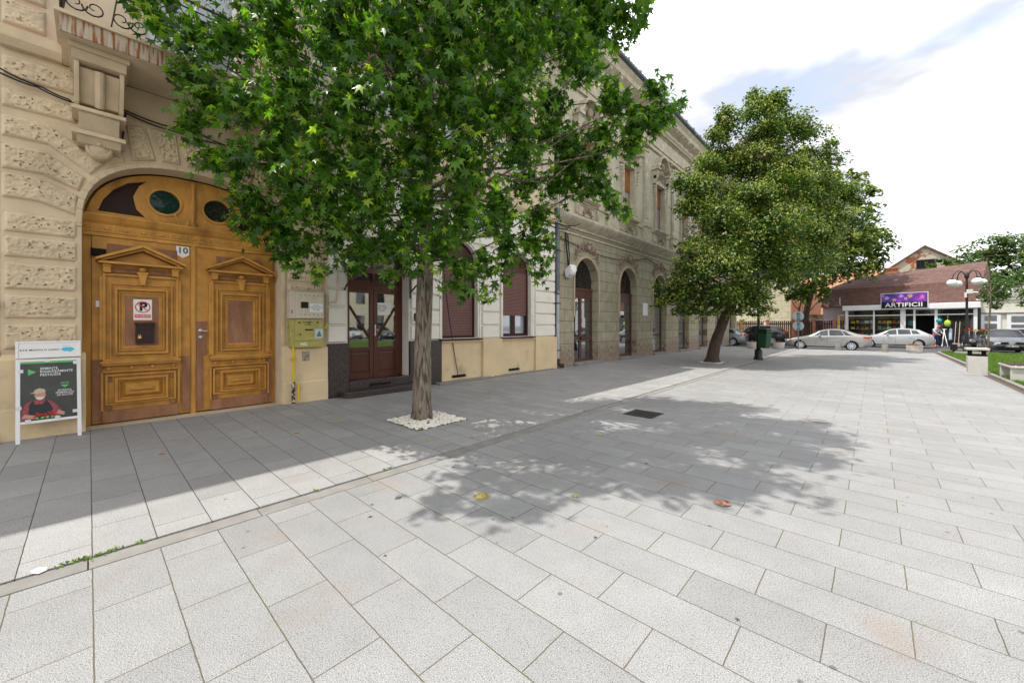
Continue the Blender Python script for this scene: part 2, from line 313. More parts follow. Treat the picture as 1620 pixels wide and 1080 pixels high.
def brickmat(name, c1, c2, mortar, bw, rh, ms, axes=(1, 2), rough=.9, bump=.6, wear=None, var=.15):
    m = bpy.data.materials.new(name); m.use_nodes = True; t = m.node_tree; P = t.nodes['Principled BSDF']; l = t.links.new; nn = t.nodes.new
    tc = nn('ShaderNodeTexCoord'); sp = nn('ShaderNodeSeparateXYZ'); cb = nn('ShaderNodeCombineXYZ'); l(tc.outputs['Object'], sp.inputs[0])
    l(sp.outputs[axes[0]], cb.inputs[0]); l(sp.outputs[axes[1]], cb.inputs[1])
    br = nn('ShaderNodeTexBrick'); br.inputs['Scale'].default_value = 1; br.inputs['Brick Width'].default_value = bw; br.inputs['Row Height'].default_value = rh; br.inputs['Mortar Size'].default_value = ms
    br.inputs['Color1'].default_value = (*c1, 1); br.inputs['Color2'].default_value = (*c2, 1); br.inputs['Mortar'].default_value = (*mortar, 1); l(cb.outputs[0], br.inputs[0])
    n = nn('ShaderNodeTexNoise'); n.inputs['Scale'].default_value = 3; n.inputs['Detail'].default_value = 8; l(tc.outputs['Object'], n.inputs[0])
    r = nn('ShaderNodeMapRange'); r.inputs[1].default_value = .3; r.inputs[2].default_value = .7; r.inputs[3].default_value = 1-var; r.inputs[4].default_value = 1+var; l(n.outputs[0], r.inputs[0])
    x = nn('ShaderNodeVectorMath'); x.operation = 'SCALE'; l(br.outputs[0], x.inputs[0]); l(r.outputs[0], x.inputs['Scale']); c = x.outputs[0]
    if wear:                                  # paint worn off above the pavement, streaky vertical edge
        wc, zt, zw = wear
        mp = nn('ShaderNodeMapping'); mp.inputs['Scale'].default_value = (1, 5, .9); l(tc.outputs['Object'], mp.inputs[0])
        n2 = nn('ShaderNodeTexNoise'); n2.inputs['Scale'].default_value = 2.4; n2.inputs['Detail'].default_value = 8; l(mp.outputs[0], n2.inputs[0])
        a = nn('ShaderNodeMath'); a.operation = 'MULTIPLY_ADD'; l(n2.outputs[0], a.inputs[0]); a.inputs[1].default_value = 1.6; a.inputs[2].default_value = zt-.8
        b = nn('ShaderNodeMath'); b.operation = 'SUBTRACT'; l(a.outputs[0], b.inputs[0]); l(sp.outputs[2], b.inputs[1])
        mr = nn('ShaderNodeMapRange'); mr.inputs[1].default_value = 0; mr.inputs[2].default_value = zw; l(b.outputs[0], mr.inputs[0])
        wn = nn('ShaderNodeTexNoise'); wn.inputs['Scale'].default_value = 6; wn.inputs['Detail'].default_value = 9; l(mp.outputs[0], wn.inputs[0])
        wr = nn('ShaderNodeValToRGB'); wr.color_ramp.elements[0].position = .38; wr.color_ramp.elements[0].color = (wc[0]*.5, wc[1]*.45, wc[2]*.45, 1); wr.color_ramp.elements[1].position = .66; wr.color_ramp.elements[1].color = (wc[0]*1.35, wc[1]*1.3, wc[2]*1.3, 1); l(wn.outputs[0], wr.inputs[0])
        y = nn('ShaderNodeMix'); y.data_type = 'RGBA'; l(mr.outputs[0], y.inputs[0]); l(c, y.inputs[6]); l(wr.outputs[0], y.inputs[7]); c = y.outputs[2]
    l(c, P.inputs['Base Color']); P.inputs['Roughness'].default_value = rough
    bm = nn('ShaderNodeBump'); bm.inputs['Strength'].default_value = bump; bm.inputs['Distance'].default_value = .02; bm.invert = True; l(br.outputs['Fac'], bm.inputs['Height'])
    n3 = nn('ShaderNodeTexNoise'); n3.inputs['Scale'].default_value = 30; n3.inputs['Detail'].default_value = 5; l(tc.outputs['Object'], n3.inputs[0])
    b3 = nn('ShaderNodeBump'); b3.inputs['Strength'].default_value = .35; b3.inputs['Distance'].default_value = .02; l(n3.outputs[0], b3.inputs['Height']); l(bm.outputs[0], b3.inputs['Normal']); l(b3.outputs[0], P.inputs['Normal'])
    return m
M['block'] = brickmat('olive_block_render', (.31, .285, .20), (.355, .325, .235), (.15, .13, .095), .93, .445, .012, wear=((.30, .245, .19), .85, .25))
M['shingle'] = brickmat('brown_shingle', (.125, .066, .056), (.16, .082, .068), (.085, .048, .042), .5, .16, .012, axes=(0, 2), bump=.5, var=.2)
M['oldwall'] = mat('peeling_plaster', (.50, .46, .36), .9, .12, 2, .2, 20, col2=(.36, .15, .08), c2s=1.1, c2t=(.56, .60))
M['yblock'] = brickmat('pale_yellow_block', (.60, .56, .40), (.63, .58, .43), (.45, .42, .30), 1.3, .62, .02, axes=(0, 2), bump=.2)
def leafmat(name, ramp, trans=.35, rough=.42):
    m = bpy.data.materials.new(name); m.use_nodes = True; t = m.node_tree; P = t.nodes['Principled BSDF']; l = t.links.new; o = t.nodes['Material Output']
    g = t.nodes.new('ShaderNodeNewGeometry'); r = t.nodes.new('ShaderNodeValToRGB')
    while len(r.color_ramp.elements) < len(ramp): r.color_ramp.elements.new(.5)
    for e, (p, c) in zip(r.color_ramp.elements, ramp): e.position = p; e.color = (*c, 1)
    l(g.outputs['Random Per Island'], r.inputs[0]); l(r.outputs[0], P.inputs['Base Color']); P.inputs['Roughness'].default_value = rough; P.inputs['Specular IOR Level'].default_value = .45
    s = t.nodes.new('ShaderNodeVectorMath'); s.operation = 'MULTIPLY'; s.inputs[1].default_value = (1.7, 1.9, .8); l(r.outputs[0], s.inputs[0])
    tr = t.nodes.new('ShaderNodeBsdfTranslucent'); l(s.outputs[0], tr.inputs[0]); x = t.nodes.new('ShaderNodeMixShader'); x.inputs[0].default_value = trans
    l(P.outputs[0], x.inputs[1]); l(tr.outputs[0], x.inputs[2]); l(x.outputs[0], o.inputs[0]); return m
M['leaf1'] = leafmat('sweetgum_leaf', [(0, (.018, .055, .008)), (.5, (.060, .150, .014)), (.8, (.12, .25, .022)), (.93, (.20, .33, .032)), (1, (.34, .46, .04))], .48, .36)
M['leaf2'] = leafmat('linden_leaf', [(0, (.028, .066, .010)), (.5, (.055, .115, .015)), (.85, (.10, .16, .024)), (1, (.16, .20, .04))], .3)
M['bract'] = leafmat('linden_bract', [(0, (.28, .32, .06)), (1, (.48, .47, .13))], .4, .6)
M['leaf3'] = leafmat('far_leaf', [(0, (.035, .08, .016)), (.6, (.075, .14, .026)), (1, (.14, .20, .05))], .3)
M['grass'] = leafmat('grass_blade', [(0, (.08, .16, .025)), (.6, (.13, .24, .035)), (1, (.24, .30, .07))], .3, .6)

def text(body, size, mt, name, parent, loc, rot, bold=.0, align='CENTER', sx=1.0, ext=.0006):
    c = bpy.data.curves.new(name, 'FONT'); c.body = body; c.size = size; c.offset = bold; c.extrude = ext; c.align_x = align; c.align_y = 'CENTER'; c.space_line = 1.0; c.space_character = 1.04+bold*2/size*.6
    t = bpy.data.objects.new('tmp', c); COL.objects.link(t); dg = bpy.context.evaluated_depsgraph_get()
    me = bpy.data.meshes.new_from_object(t.evaluated_get(dg)); bpy.data.objects.remove(t); me.name = name
    me.materials.clear(); me.materials.append(mt)
    mt4 = Matrix.Translation(loc) @ rot.to_4x4() @ Matrix.Diagonal((sx, 1, 1, 1)); me.transform(mt4)
    o = bpy.data.objects.new(name, me); COL.objects.link(o); o.parent = parent; o.matrix_parent_inverse = wm(parent).inverted()
    return o
FACEX = Matrix(((0, 0, 1), (1, 0, 0), (0, 1, 0)))      # text plane facing +X, reading along +Y
FACEmY = Matrix(((1, 0, 0), (0, 0, -1), (0, 1, 0)))    # facing -Y, reading along +X

# ------------------------------------------------------------ setting
def sheet(name, x0, x1, y0, y1, z, m, kind='structure', h=None):
    mb = MB()
    if h: mb.box(x0, x1, y0, y1, z-h, z)
    else: mb.quad((x0, y0, z), (x1, y0, z), (x1, y1, z), (x0, y1, z))
    return tag(mb.build(name, m), kind=kind)
sheet('ground', -400, 500, -300, 600, -.10, M['earth'])
sheet('road', -120, 160, 33.45, 44.0, -.06, M['asphalt'])
sheet('sidewalk', 0, 4.86, -12, 33.4, 0, M['pave2'], h=.2)
sheet('plaza_pavement', 5.07, 11.52, -16, 33.4, 0, M['pave'], h=.2)
sheet('plaza_extension', 11.52, 34, -16, 12.5, 0, M['pave'], h=.2)
sheet('far_sidewalk', -60, 60, 44.0, 90, .03, M['pave2'], h=.15)
mb = MB(); y = -12.0
while y < 33.3:
    e = min(y+1.0, 33.4); mb.box(4.895, 5.055, y, e-.006, -.15, .002-.004*rnd.random()); y += 1.0
dr = tag(mb.build('drain_channel', M['kerbc'], bevel=.004), kind='structure')
sheet('channel_slot', 4.86, 5.07, -12, 33.4, -.03, M['slot'])
# lawn with kerb
def lawn_poly(n=8):
    p = [(11.66, 12.6), (30, 12.6), (30, 35.6), (13.6, 35.6)]
    for i in range(n+1):
        a = R(90+90*i/n); p.append((13.4+1.74*math.cos(a), 33.8+1.8*math.sin(a)))
    return p
mb = MB(); mb.prism(lawn_poly(), -.1, .03, 'z'); tag(mb.build('lawn_soil', mat('lawn_soil', (.055, .085, .022), .95, .3, 5, .4, 40)), kind='structure')
kp = [(11.59, 12.5), (11.59, 33.8)]+[(13.4-1.81*math.cos(R(90*i/8)), 33.8+1.87*math.sin(R(90*i/8))) for i in range(1, 9)]+[(30, 35.67)]
mb = MB()
for (a, b), (c, d) in zip(kp[:-1], kp[1:]):
    v = Vector((c-a, d-b, 0)); L_ = v.length; v /= L_; nrm = Vector((-v.y, v.x, 0)); k = max(1, round(L_/1.0))
    for i in range(k):
        p = Vector((a, b, 0))+v*(L_*i/k+.004); q = Vector((a, b, 0))+v*(L_*(i+1)/k-.004)
        c4 = [p+nrm*.06, p-nrm*.06, q-nrm*.06, q+nrm*.06]; mb.prism([(u.x, u.y) for u in c4], -.15, .065, 'z')
tag(mb.build('lawn_kerb', M['kerbc'], bevel=.008), kind='structure')
sheet('plaza_edge_strip', 11.40, 11.52, -16, 33.4, .003, mat('brown_edging', (.12, .085, .07), .9, .3, 8, .3, 40))
mb = MB(); mb.box(-.5, 11.6, 33.4, 33.55, -.2, .004); tag(mb.build('road_kerb', M['kerbc'], bevel=.01), kind='structure')
mb = MB(); mb.box(-60, 60, 43.85, 44.0, -.2, .05); tag(mb.build('far_kerb', M['kerbc'], bevel=.01), kind='structure')

def scatter(name, P, normal, tipdir, poly, size, m, parent=None, cup=.12):
    """one mesh of many small leaf-shaped faces; poly = outline (x side, y tip), fan from origin"""
    P = np.asarray(P, float); n = len(P); nrm = np.asarray(normal, float); nrm /= np.linalg.norm(nrm, axis=1)[:, None]+1e-9
    t = np.asarray(tipdir, float); t -= nrm*np.sum(t*nrm, 1)[:, None]; t /= np.linalg.norm(t, axis=1)[:, None]+1e-9
    s = np.cross(t, nrm); poly = np.array(poly); k = len(poly); size = np.asarray(size).reshape(-1, 1, 1)*np.ones((n, 1, 1))
    rr = np.hypot(poly[:, 0], poly[:, 1])
    V = s[:, None, :]*poly[None, :, 0:1]+t[:, None, :]*poly[None, :, 1:2]-nrm[:, None, :]*(cup*rr**2)[None, :, None]
    V = V*size+P[:, None, :]; V = np.concatenate([P[:, None, :], V], 1).reshape(-1, 3)
    idx = np.arange(k); tri = np.stack([np.zeros(k, int), idx+1, (idx+1) % k+1], 1)
    F = (np.arange(n)*(k+1))[:, None, None]+tri[None]; F = F.reshape(-1, 3)
    me = bpy.data.meshes.new(name); me.vertices.add(len(V)); me.vertices.foreach_set('co', V.ravel()); me.loops.add(F.size); me.loops.foreach_set('vertex_index', F.ravel().astype(np.int32))
    me.polygons.add(len(F)); me.polygons.foreach_set('loop_start', np.arange(0, F.size, 3, dtype=np.int32)); me.polygons.foreach_set('loop_total', np.full(len(F), 3, np.int32))
    me.materials.append(m); me.update(calc_edges=True); me.validate()
    o = bpy.data.objects.new(name, me); COL.objects.link(o)
    if parent: o.parent = parent; o.matrix_parent_inverse = wm(parent).inverted()
    return o
STAR = []
for a, r in ((90, 1), (66, .40), (42, .92), (15, .36), (-12, .74), (-50, .26), (-90, .14), (-130, .26), (192, .74), (165, .36), (138, .92), (114, .40)):
    STAR.append((r*math.cos(R(a)), r*math.sin(R(a))))
OVAL = [(0, -.5), (.30, -.15), (.26, .25), (0, .62), (-.26, .25), (-.30, -.15)]
BLADE = [(.06, 0), (0, 1), (-.06, 0)]
g = np.random.default_rng(5)
n = 60000
gx = 11.68+g.random(n)**1.5*13; gy = 12.8+g.random(n)*22.7
keep = ((gx > 13.4) | (gy < 33.8) | (((gx-13.4)/1.7)**2+((gy-33.8)/1.75)**2 < 1)); gx = gx[keep]; gy = gy[keep]; n = len(gx)
d = g.normal(size=(n, 3)); d[:, 2] = 0; t = g.normal(size=(n, 3))*.45; t[:, 2] = 1
gh = .05+.05*g.random(n)+.04*(np.sin(gx*2.1)+np.sin(gy*1.7+gx))*.3
tag(scatter('lawn_grass', np.stack([gx, gy, np.full(n, .025)], 1), d, t, [(.12, 0), (0, 1.25), (-.12, 0)], gh, M['grass'], cup=0), kind='stuff')

# ------------------------------------------------------------ trees
def limb(mb, p0, p1, r0, r1, wob=.12, n=6, seg=6):
    p0 = Vector(p0); p1 = Vector(p1); L_ = (p1-p0).length; pts = []; rs = []
    for i in range(seg+1):
        t = i/seg; p = p0.lerp(p1, t); p.z += -.10*L_*math.sin(math.pi*t)*.5
        if 0 < i < seg: p += Vector((rnd.uniform(-1, 1), rnd.uniform(-1, 1), rnd.uniform(-1, 1)))*wob*L_*.25
        pts.append(p); rs.append(r0+(r1-r0)*t**.8)
    mb.tube(pts, rs, n)
    return pts
def trunkmesh(mb, pts, rs, n=18, flare=.0):
    """bark trunk with uneven radius"""
    P = []; Q = []
    for i in range(len(pts)-1):
        k = 8
        for j in range(k): t = j/k; P.append(Vector(pts[i]).lerp(Vector(pts[i+1]), t)); Q.append(rs[i]+(rs[i+1]-rs[i])*t)
    P.append(Vector(pts[-1])); Q.append(rs[-1]); s0 = len(mb.v); mb.tube(P, Q, n)
    for i in range(s0, len(mb.v)):
        v = Vector(mb.v[i]); j = min(range(len(P)), key=lambda q: abs(P[q].z-v.z)); c = P[j]; d = v-c; d.z = 0
        f = 1+.10*mnoise.noise(Vector((v.x*9, v.y*9, v.z*2.2)))+.05*math.sin(math.atan2(d.y, d.x)*5+v.z)
        if v.z-P[0].z < .35: f *= 1+flare*(1-(v.z-P[0].z)/.35)**2*(1+.35*math.sin(math.atan2(d.y, d.x)*4))
        mb.v[i] = (c.x+d.x*f, c.y+d.y*f, v.z)
def leaves_in(lobes, dens, g, shell=.45, squash=.8):
    P = []; Nn = []
    for x, y, z, r in lobes:
        k = max(8, int(dens*r*r*r**.4)); d = g.normal(size=(k, 3)); d /= np.linalg.norm(d, axis=1)[:, None]
        rad = r*(shell+(1-shell)*g.random(k)**.6)*(1+.12*g.normal(size=k)); q = d*rad[:, None]; q[:, 2] *= squash
        P.append(q+np.array([x, y, z])); Nn.append(d)
    return np.concatenate(P), np.concatenate(Nn)
def cam3(px, py, F):                  # a crown lobe measured on the photo, set at a real distance in the scene
    r = F*(px-810)/620
    return (8.85+r*math.cos(TH)-F*math.sin(TH), F*math.cos(TH)+r*math.sin(TH), 1.6+F*(515-py)/620)

T1 = thing('sweetgum_tree', 'broad leafy tree with star shaped leaves standing in the white pebble square', 'tree', (3.13, 3.9, 0))
L1 = [(478,398,6.3,.36),(450,372,6.2,.4),(530,385,6.4,.42),(575,398,6.2,.42),(625,405,5.9,.40),(690,400,6.1,.42),(735,432,6.1,.34),(765,425,6.3,.34),(800,395,6.4,.42),(842,392,6.8,.36),(850,350,6.9,.42),
      (400,325,5.9,.40),(430,350,6.2,.42),(470,330,6.0,.5),(520,330,5.7,.55),(590,335,5.5,.55),(660,340,5.7,.55),(730,345,5.5,.55),(790,330,6.1,.5),
      (905,285,6.9,.36),(950,300,6.9,.32),(968,318,7.0,.2),(900,230,6.8,.5),(955,225,6.6,.48),(1005,195,6.4,.45),(1048,190,6.3,.34),(1035,150,6.3,.34),(1070,168,6.3,.2),(960,160,6.6,.42),(870,160,6.6,.5),
      (340,262,5.8,.36),(375,262,5.7,.42),(430,250,5.5,.5),(500,250,5.2,.6),(580,255,5.1,.6),(660,250,5.2,.6),(740,255,5.3,.6),(820,240,5.6,.55),
      (310,205,5.8,.36),(330,160,5.6,.45),(300,125,5.7,.30),(385,170,5.4,.55),(460,160,5.1,.6),(550,160,4.9,.65),(640,160,4.8,.65),(730,160,4.9,.65),(810,170,5.3,.6),
      (250,45,5.6,.30),(300,60,5.5,.42),(360,70,5.4,.5),(440,60,5.1,.6),(530,60,4.9,.65),(620,60,4.7,.65),(720,60,4.8,.65),(810,75,5.2,.6),(890,60,5.7,.5),(945,45,5.9,.42),(985,30,6.0,.30),(920,110,5.9,.45),
      (260,-10,5.6,.4),(340,-20,5.4,.5),(440,-30,5.1,.6),(540,-40,4.9,.6),(640,-40,4.8,.65),(740,-40,4.9,.65),(840,-30,5.3,.6),(920,-20,5.8,.5),(975,-20,6.1,.35),(1035,-18,6.2,.22),
      (470,300,7.2,.6),(560,300,7.6,.7),(650,300,7.8,.7),(740,290,7.8,.7),(830,290,7.8,.55),(440,200,6.9,.6),(540,190,7.4,.75),(650,180,7.7,.8),(760,180,7.8,.8),(860,210,7.8,.6),(930,90,7.6,.5),
      (430,80,6.8,.65),(540,70,7.3,.8),(650,60,7.6,.85),(770,60,7.7,.8),(870,40,7.6,.65),(560,370,7.2,.45),(640,370,7.4,.45),(780,360,7.4,.45),(700,370,7.0,.45)]
lobes = [(*cam3(a, b, F), r) for a, b, F, r in L1]
lobes += [(4.6, .5, 6.4, .45), (4.9, .7, 6.2, .4), (4.2, .3, 6.2, .4), (4.8, 1.3, 6.6, .5), (5.4, 1.9, 6.5, .5), (4.4, 1.2, 6.8, .6), (3.9, .9, 6.6, .6)]
for i in range(46):                   # the upper crown, above what the photo frames
    a = rnd.uniform(0, 6.283); q = rnd.random()**.5; z = rnd.uniform(6.4, 9.4); w = 3.1*math.sqrt(max(.05, 1-((z-6.2)/3.6)**2))
    lobes.append((3.7+w*q*math.cos(a), 4.1+w*q*math.sin(a), z, rnd.uniform(.5, .8)))
g = np.random.default_rng(11)
lobes += [(*cam3(a, b, F), r) for a, b, F, r in ((470,425,6.3,.16),(505,438,6.3,.14),(445,405,6.2,.2),(620,442,5.9,.15),(650,430,5.9,.15),(705,452,6.1,.16),(735,466,6.1,.14),(772,468,6.2,.15),(800,440,6.4,.18),(855,438,6.8,.16),(862,415,6.8,.2),(985,345,7,.14),(970,335,7,.16),(560,432,6.2,.13),(375,350,5.8,.16),(395,380,5.9,.15),(285,128,5.7,.14),(212,38,5.6,.16),(1010,35,6.0,.2),(1000,60,6.1,.2),(1022,8,6.1,.14),(980,70,6,.22),(900,255,6.9,.4),(940,265,6.8,.36),(925,300,6.9,.34),(1000,232,6.5,.34),(985,170,6.4,.4),(880,300,6.9,.4),(1030,200,6.4,.34),(870,390,6.8,.22),(230,20,5.6,.25))]
P = []; D = []
for x, y, z, r_ in lobes:
    r_ *= .93
    for _ in range(max(4, int(160*r_*r_))):
        d = g.normal(size=3); d /= np.linalg.norm(d); tip = np.array([x, y, z])+d*r_*np.array([1, 1, .85])*g.uniform(.35, 1.12); hd = np.array([d[0], d[1], d[2]*.4-.35]); hd /= np.linalg.norm(hd)
        for j in range(7): P.append(tip-hd*.05*j+g.normal(size=3)*.06); D.append(hd+g.normal(size=3)*.45)
P = np.array(P); D = np.array(D)
ok = (P[:, 0] > .15) & (P[:, 2] > 1.9) & ~((P[:, 0] < 1.15) & (P[:, 1] < 2.95) & (P[:, 2] > 5.4)); P = P[ok]; D = D[ok]; n = len(P)
nr = D*.75+np.array([0, 0, .8])+g.normal(size=(n, 3))*.5
tp = D*.8+np.array([0, 0, -.8])+g.normal(size=(n, 3))*.45
scatter('crown', P, nr, tp, STAR, .072+.056*g.random(n)**1.3, M['leaf1'], T1, cup=.28)
mb = MB(); trunkmesh(mb, [(3.13, 3.9, -.02), (3.14, 3.9, 1.2), (3.16, 3.93, 2.3), (3.2, 3.95, 4.2), (3.2, 4.0, 6.2), (3.3, 4.0, 8.4)], [.165, .142, .135, .10, .07, .03], 20, .22)
for i, (x, y, z, r) in enumerate(lobes):
    if i % 2 == 0 and r > .3 and z > 3.3:
        h = min(max(2.7, z-1.0), 7.6); limb(mb, (3.17, 3.93, h), (x, y, z), .026 if i % 4 else .038, .006, .2)
mb.build('trunk', M['bark'], T1, smooth=50)

def plume_tree(T, lobes, trunkpts, rads, seed, nleaf, size, lm, bm=None, barkm='bark2', zmin=2.0, flare=.35, drop=.55):
    """crown of drooping sprays: each spray is a short outward twig carrying leaves"""
    g = np.random.default_rng(seed); P = []; Nn = []; Tp = []; BP = []; BN = []; BT = []
    subs = []
    for (x, y, z, r) in lobes:
        for _ in range(5):
            d = g.normal(size=3); d /= np.linalg.norm(d); q = r*g.uniform(.3, .85); subs.append((x+d[0]*q, y+d[1]*q, z+d[2]*q*.95, r*g.uniform(.30, .55)))
    for (x, y, z, r) in subs:
        ns = max(5, int(nleaf*r*r))
        for _ in range(ns):
            d = g.normal(size=3); d /= np.linalg.norm(d); b = np.array([x, y, z])+d*r*g.uniform(.3, 1.0)
            h = np.array([d[0], d[1], .12-drop*.5]); h /= np.linalg.norm(h)+1e-6; Ls = g.uniform(.35, .8)*min(1, r*1.6); k = 7
            for j in range(k):
                t = j/(k-1); p = b+h*Ls*t+np.array([0, 0, -drop*Ls*t*t])+g.normal(size=3)*.06
                P.append(p); Nn.append(np.array([d[0]*.5, d[1]*.5, 1.0])+g.normal(size=3)*.45); Tp.append(h+np.array([0, 0, -.5])+g.normal(size=3)*.5)
                if bm and d[2] > -.25 and g.random() < (.95 if mnoise.noise(Vector((p[0]*.9, p[1]*.9, p[2]*1.3))) > .02 else .22):
                    BP.append(p+np.array([0, 0, .03])+g.normal(size=3)*.05); BN.append(d+g.normal(size=3)*.5); BT.append(np.array([0, 0, -1])+g.normal(size=3)*.5)
    P = np.array(P); ok = P[:, 2] > zmin; P = P[ok]; Nn = np.array(Nn)[ok]; Tp = np.array(Tp)[ok]
    scatter('crown', P, Nn, Tp, OVAL, size*(.7+.6*g.random(len(P))), M[lm], T, cup=.3)
    if BP: scatter('flower_bracts', np.array(BP), np.array(BN), np.array(BT), OVAL, size*.75*(.7+.5*g.random(len(BP))), M[bm], T, cup=.2)
    mb = MB(); trunkmesh(mb, trunkpts, rads, 16, flare)
    for i, (x, y, z, r) in enumerate(lobes):
        if i % 2: continue
        b = min(trunkpts[-4:], key=lambda q: abs(q[2]-(z-.6)))
        if (Vector(b)-Vector((x, y, z))).length > 5: continue
        limb(mb, b, (x, y, z), .07*rads[0]/.25, .012, .12)
    mb.build('trunk', M[barkm], T, smooth=50)

T2 = thing('linden_tree', 'tall flowering linden with leaning dark trunk beside the green litter bin', 'tree', (3.61, 18.45, 0))
L2 = [(1195,165,17.6,.8),(1225,165,18,.7),(1160,195,17.2,.8),(1200,205,17.5,1.1),(1245,200,18,1.0),(1130,205,17,.6),(1275,215,18.5,.7),(1150,240,17,1.0),(1200,255,17,1.2),(1250,250,17.5,1.2),(1290,250,18.5,.8),
      (1115,255,16.6,.6),(1090,280,16.2,.6),(1120,300,16,1.1),(1170,305,16,1.3),(1230,305,16.6,1.3),(1285,300,17.5,1.1),(1315,285,18.5,.7),(1100,325,15.8,.6),(1085,325,15.8,.35),(1130,350,15.6,1.2),(1190,360,15.6,1.3),(1250,360,16.5,1.3),(1305,350,17.5,1.1),
      (1090,385,15.8,.45),(1110,400,15.3,1.0),(1160,405,15.0,1.1),(1210,405,15.4,1.1),(1260,410,16.5,1.0),(1310,400,18,1.0),(1080,425,15.6,.45),(1060,470,15.6,.35),(1045,478,15.6,.28),(1100,450,15.3,.75),(1145,450,14.9,.8),(1190,450,15.4,.8),(1230,440,16.4,.7),(1100,480,15.4,.45),(1130,485,15.6,.4),(1180,480,15.6,.5),(1208,490,15.9,.4),(1190,500,16,.3),(1082,490,15.5,.35),
      (1150,260,19,1.3),(1210,270,19.6,1.4),(1270,290,20,1.3),(1150,340,18.6,1.4),(1210,350,19,1.4),(1270,360,20,1.3),(1150,410,18,1.2),(1210,410,18.5,1.2),(1110,430,17.4,.8),(1170,455,17.2,.7),(1210,210,19,1.0),(1065,445,15.4,.45),(1085,465,15.2,.5),(1115,495,15.4,.3),(1140,470,15,.5),(1165,495,15.6,.35),(1090,505,15.6,.22),(1205,470,15.6,.45),(1040,455,15.6,.25),(1080,400,15.8,.35),(1175,510,16,.22),(1100,505,15.8,.2),(1070,290,16.4,.3),(1230,150,17.8,.4),(1190,150,17.4,.35),(1310,230,18.8,.4),(1150,180,17.2,.4)]
lobes2 = [(*cam3(a, b, F), r) for a, b, F, r in L2]
plume_tree(T2, lobes2, [(3.61, 18.45, -.02), (3.75, 18.5, .8), (4.05, 18.6, 1.8), (4.5, 18.7, 2.9), (4.8, 18.9, 5), (5.2, 19, 7.0), (5.4, 19.2, 8.6)], [.27, .22, .19, .18, .14, .07, .02], 3, 330, .105, 'leaf2', 'bract', flare=.35)
T3 = thing('linden_tree', 'broad linden rising behind the brown picket fence, right of the leaning linden', 'tree', (3.95, 46.4, 0))
L3 = [(1335,305,35,1.7),(1300,290,36,1.8),(1360,330,35,1.2),(1330,350,34,2.2),(1375,305,35.5,.8),(1370,375,34,1.6),(1310,370,34,2.2),(1385,400,34,1.3),(1350,405,33.5,1.8),(1310,410,33.5,2.0),(1270,420,33.5,1.7),(1380,425,34,.8),(1335,430,33.5,1.2),(1295,445,33.5,1.1),(1265,452,34,1.1),(1240,420,35,1.5),(1300,465,34,.6),(1275,470,34,.6),(1250,470,34.5,.5),
      (1280,330,38,2.5),(1320,320,38,2.2),(1360,360,37.5,1.7),(1290,390,38,2.3),(1340,390,38,2.0),(1230,370,38,2.2),(1300,265,37,1.2),(1275,245,37,1.2),(1245,450,36,.9),(1390,408,34,.7),(1355,280,36,.9)]
lobes3 = [(*cam3(a, b, F), r) for a, b, F, r in L3]
plume_tree(T3, lobes3, [(3.95, 46.4, 0), (4.0, 46.2, 2.5), (4.6, 45.4, 5), (5.5, 44.8, 9), (5.8, 44.6, 13)], [.32, .26, .22, .16, .06], 4, 46, .27, 'leaf2', 'bract', flare=.2)
T4 = thing('acacia_tree', 'spreading feathery tree behind the cream wall, right of the brown shingle roof', 'tree', (19.5, 58, 0))
L4 = [(1520,405,38,1.1),(1545,395,38,1.2),(1570,388,37,1.3),(1600,390,36,1.5),(1630,388,36,1.8),(1515,425,37,.7),(1550,420,37,1.6),(1590,420,36,1.8),(1630,425,35,2),(1565,445,36,1.5),(1600,450,36,1.8),(1640,450,35,2),(1560,465,36,1.1),(1600,475,36,1.5),(1640,480,35,1.5),(1490,412,38,.45),(1560,405,40,1.5),(1670,400,36,2.2),(1680,450,36,2.2),(1500,414,38,.45),(1476,420,38,.4)]
plume_tree(T4, [(*cam3(a, b, F), r) for a, b, F, r in L4], [(19.5, 58, 0), (19.4, 57.5, 3), (19, 56.8, 5.5), (18.6, 56.5, 8)], [.35, .28, .2, .1], 6, 60, .21, 'leaf3', flare=.2, drop=.15)
T5 = thing('young_tree', 'slim young tree with small leafy head standing in the lawn before the dark grey car', 'tree', (13.45, 33.6, 0))
L5 = [(1560,455,22.3,.5),(1580,450,22,.5),(1598,452,22,.4),(1570,468,22,.55),(1590,468,21.8,.45),(1555,470,22,.3),(1575,440,22.2,.4),(1578,484,22,.22)]
plume_tree(T5, [(*cam3(a, b, F), r) for a, b, F, r in L5], [(13.45, 33.6, 0), (13.42, 33.6, 1.2), (13.5, 33.62, 2.6), (13.5, 33.6, 3.4), (13.5, 33.6, 4.2)], [.05, .042, .035, .028, .012], 8, 80, .12, 'leaf3', flare=.1, barkm='bark')
T6 = thing('young_tree', 'leafy young tree half out of the right edge of the photo above the bench', 'tree', (16.2, 30.2, 0))
L6 = [(1612,440,20,.4),(1622,420,20,.5),(1640,430,19.5,.7),(1618,465,19.6,.3),(1650,460,19.5,.7),(1630,400,20,.4),(1660,410,20,.6),(1632,480,19.5,.35)]
plume_tree(T6, [(*cam3(a, b, F), r) for a, b, F, r in L6], [(16.2, 30.2, 0), (16.2, 30.1, 2), (16, 29.8, 3.5), (15.9, 29.6, 4.8)], [.06, .05, .03, .012], 9, 80, .12, 'leaf3', flare=.1, barkm='bark')

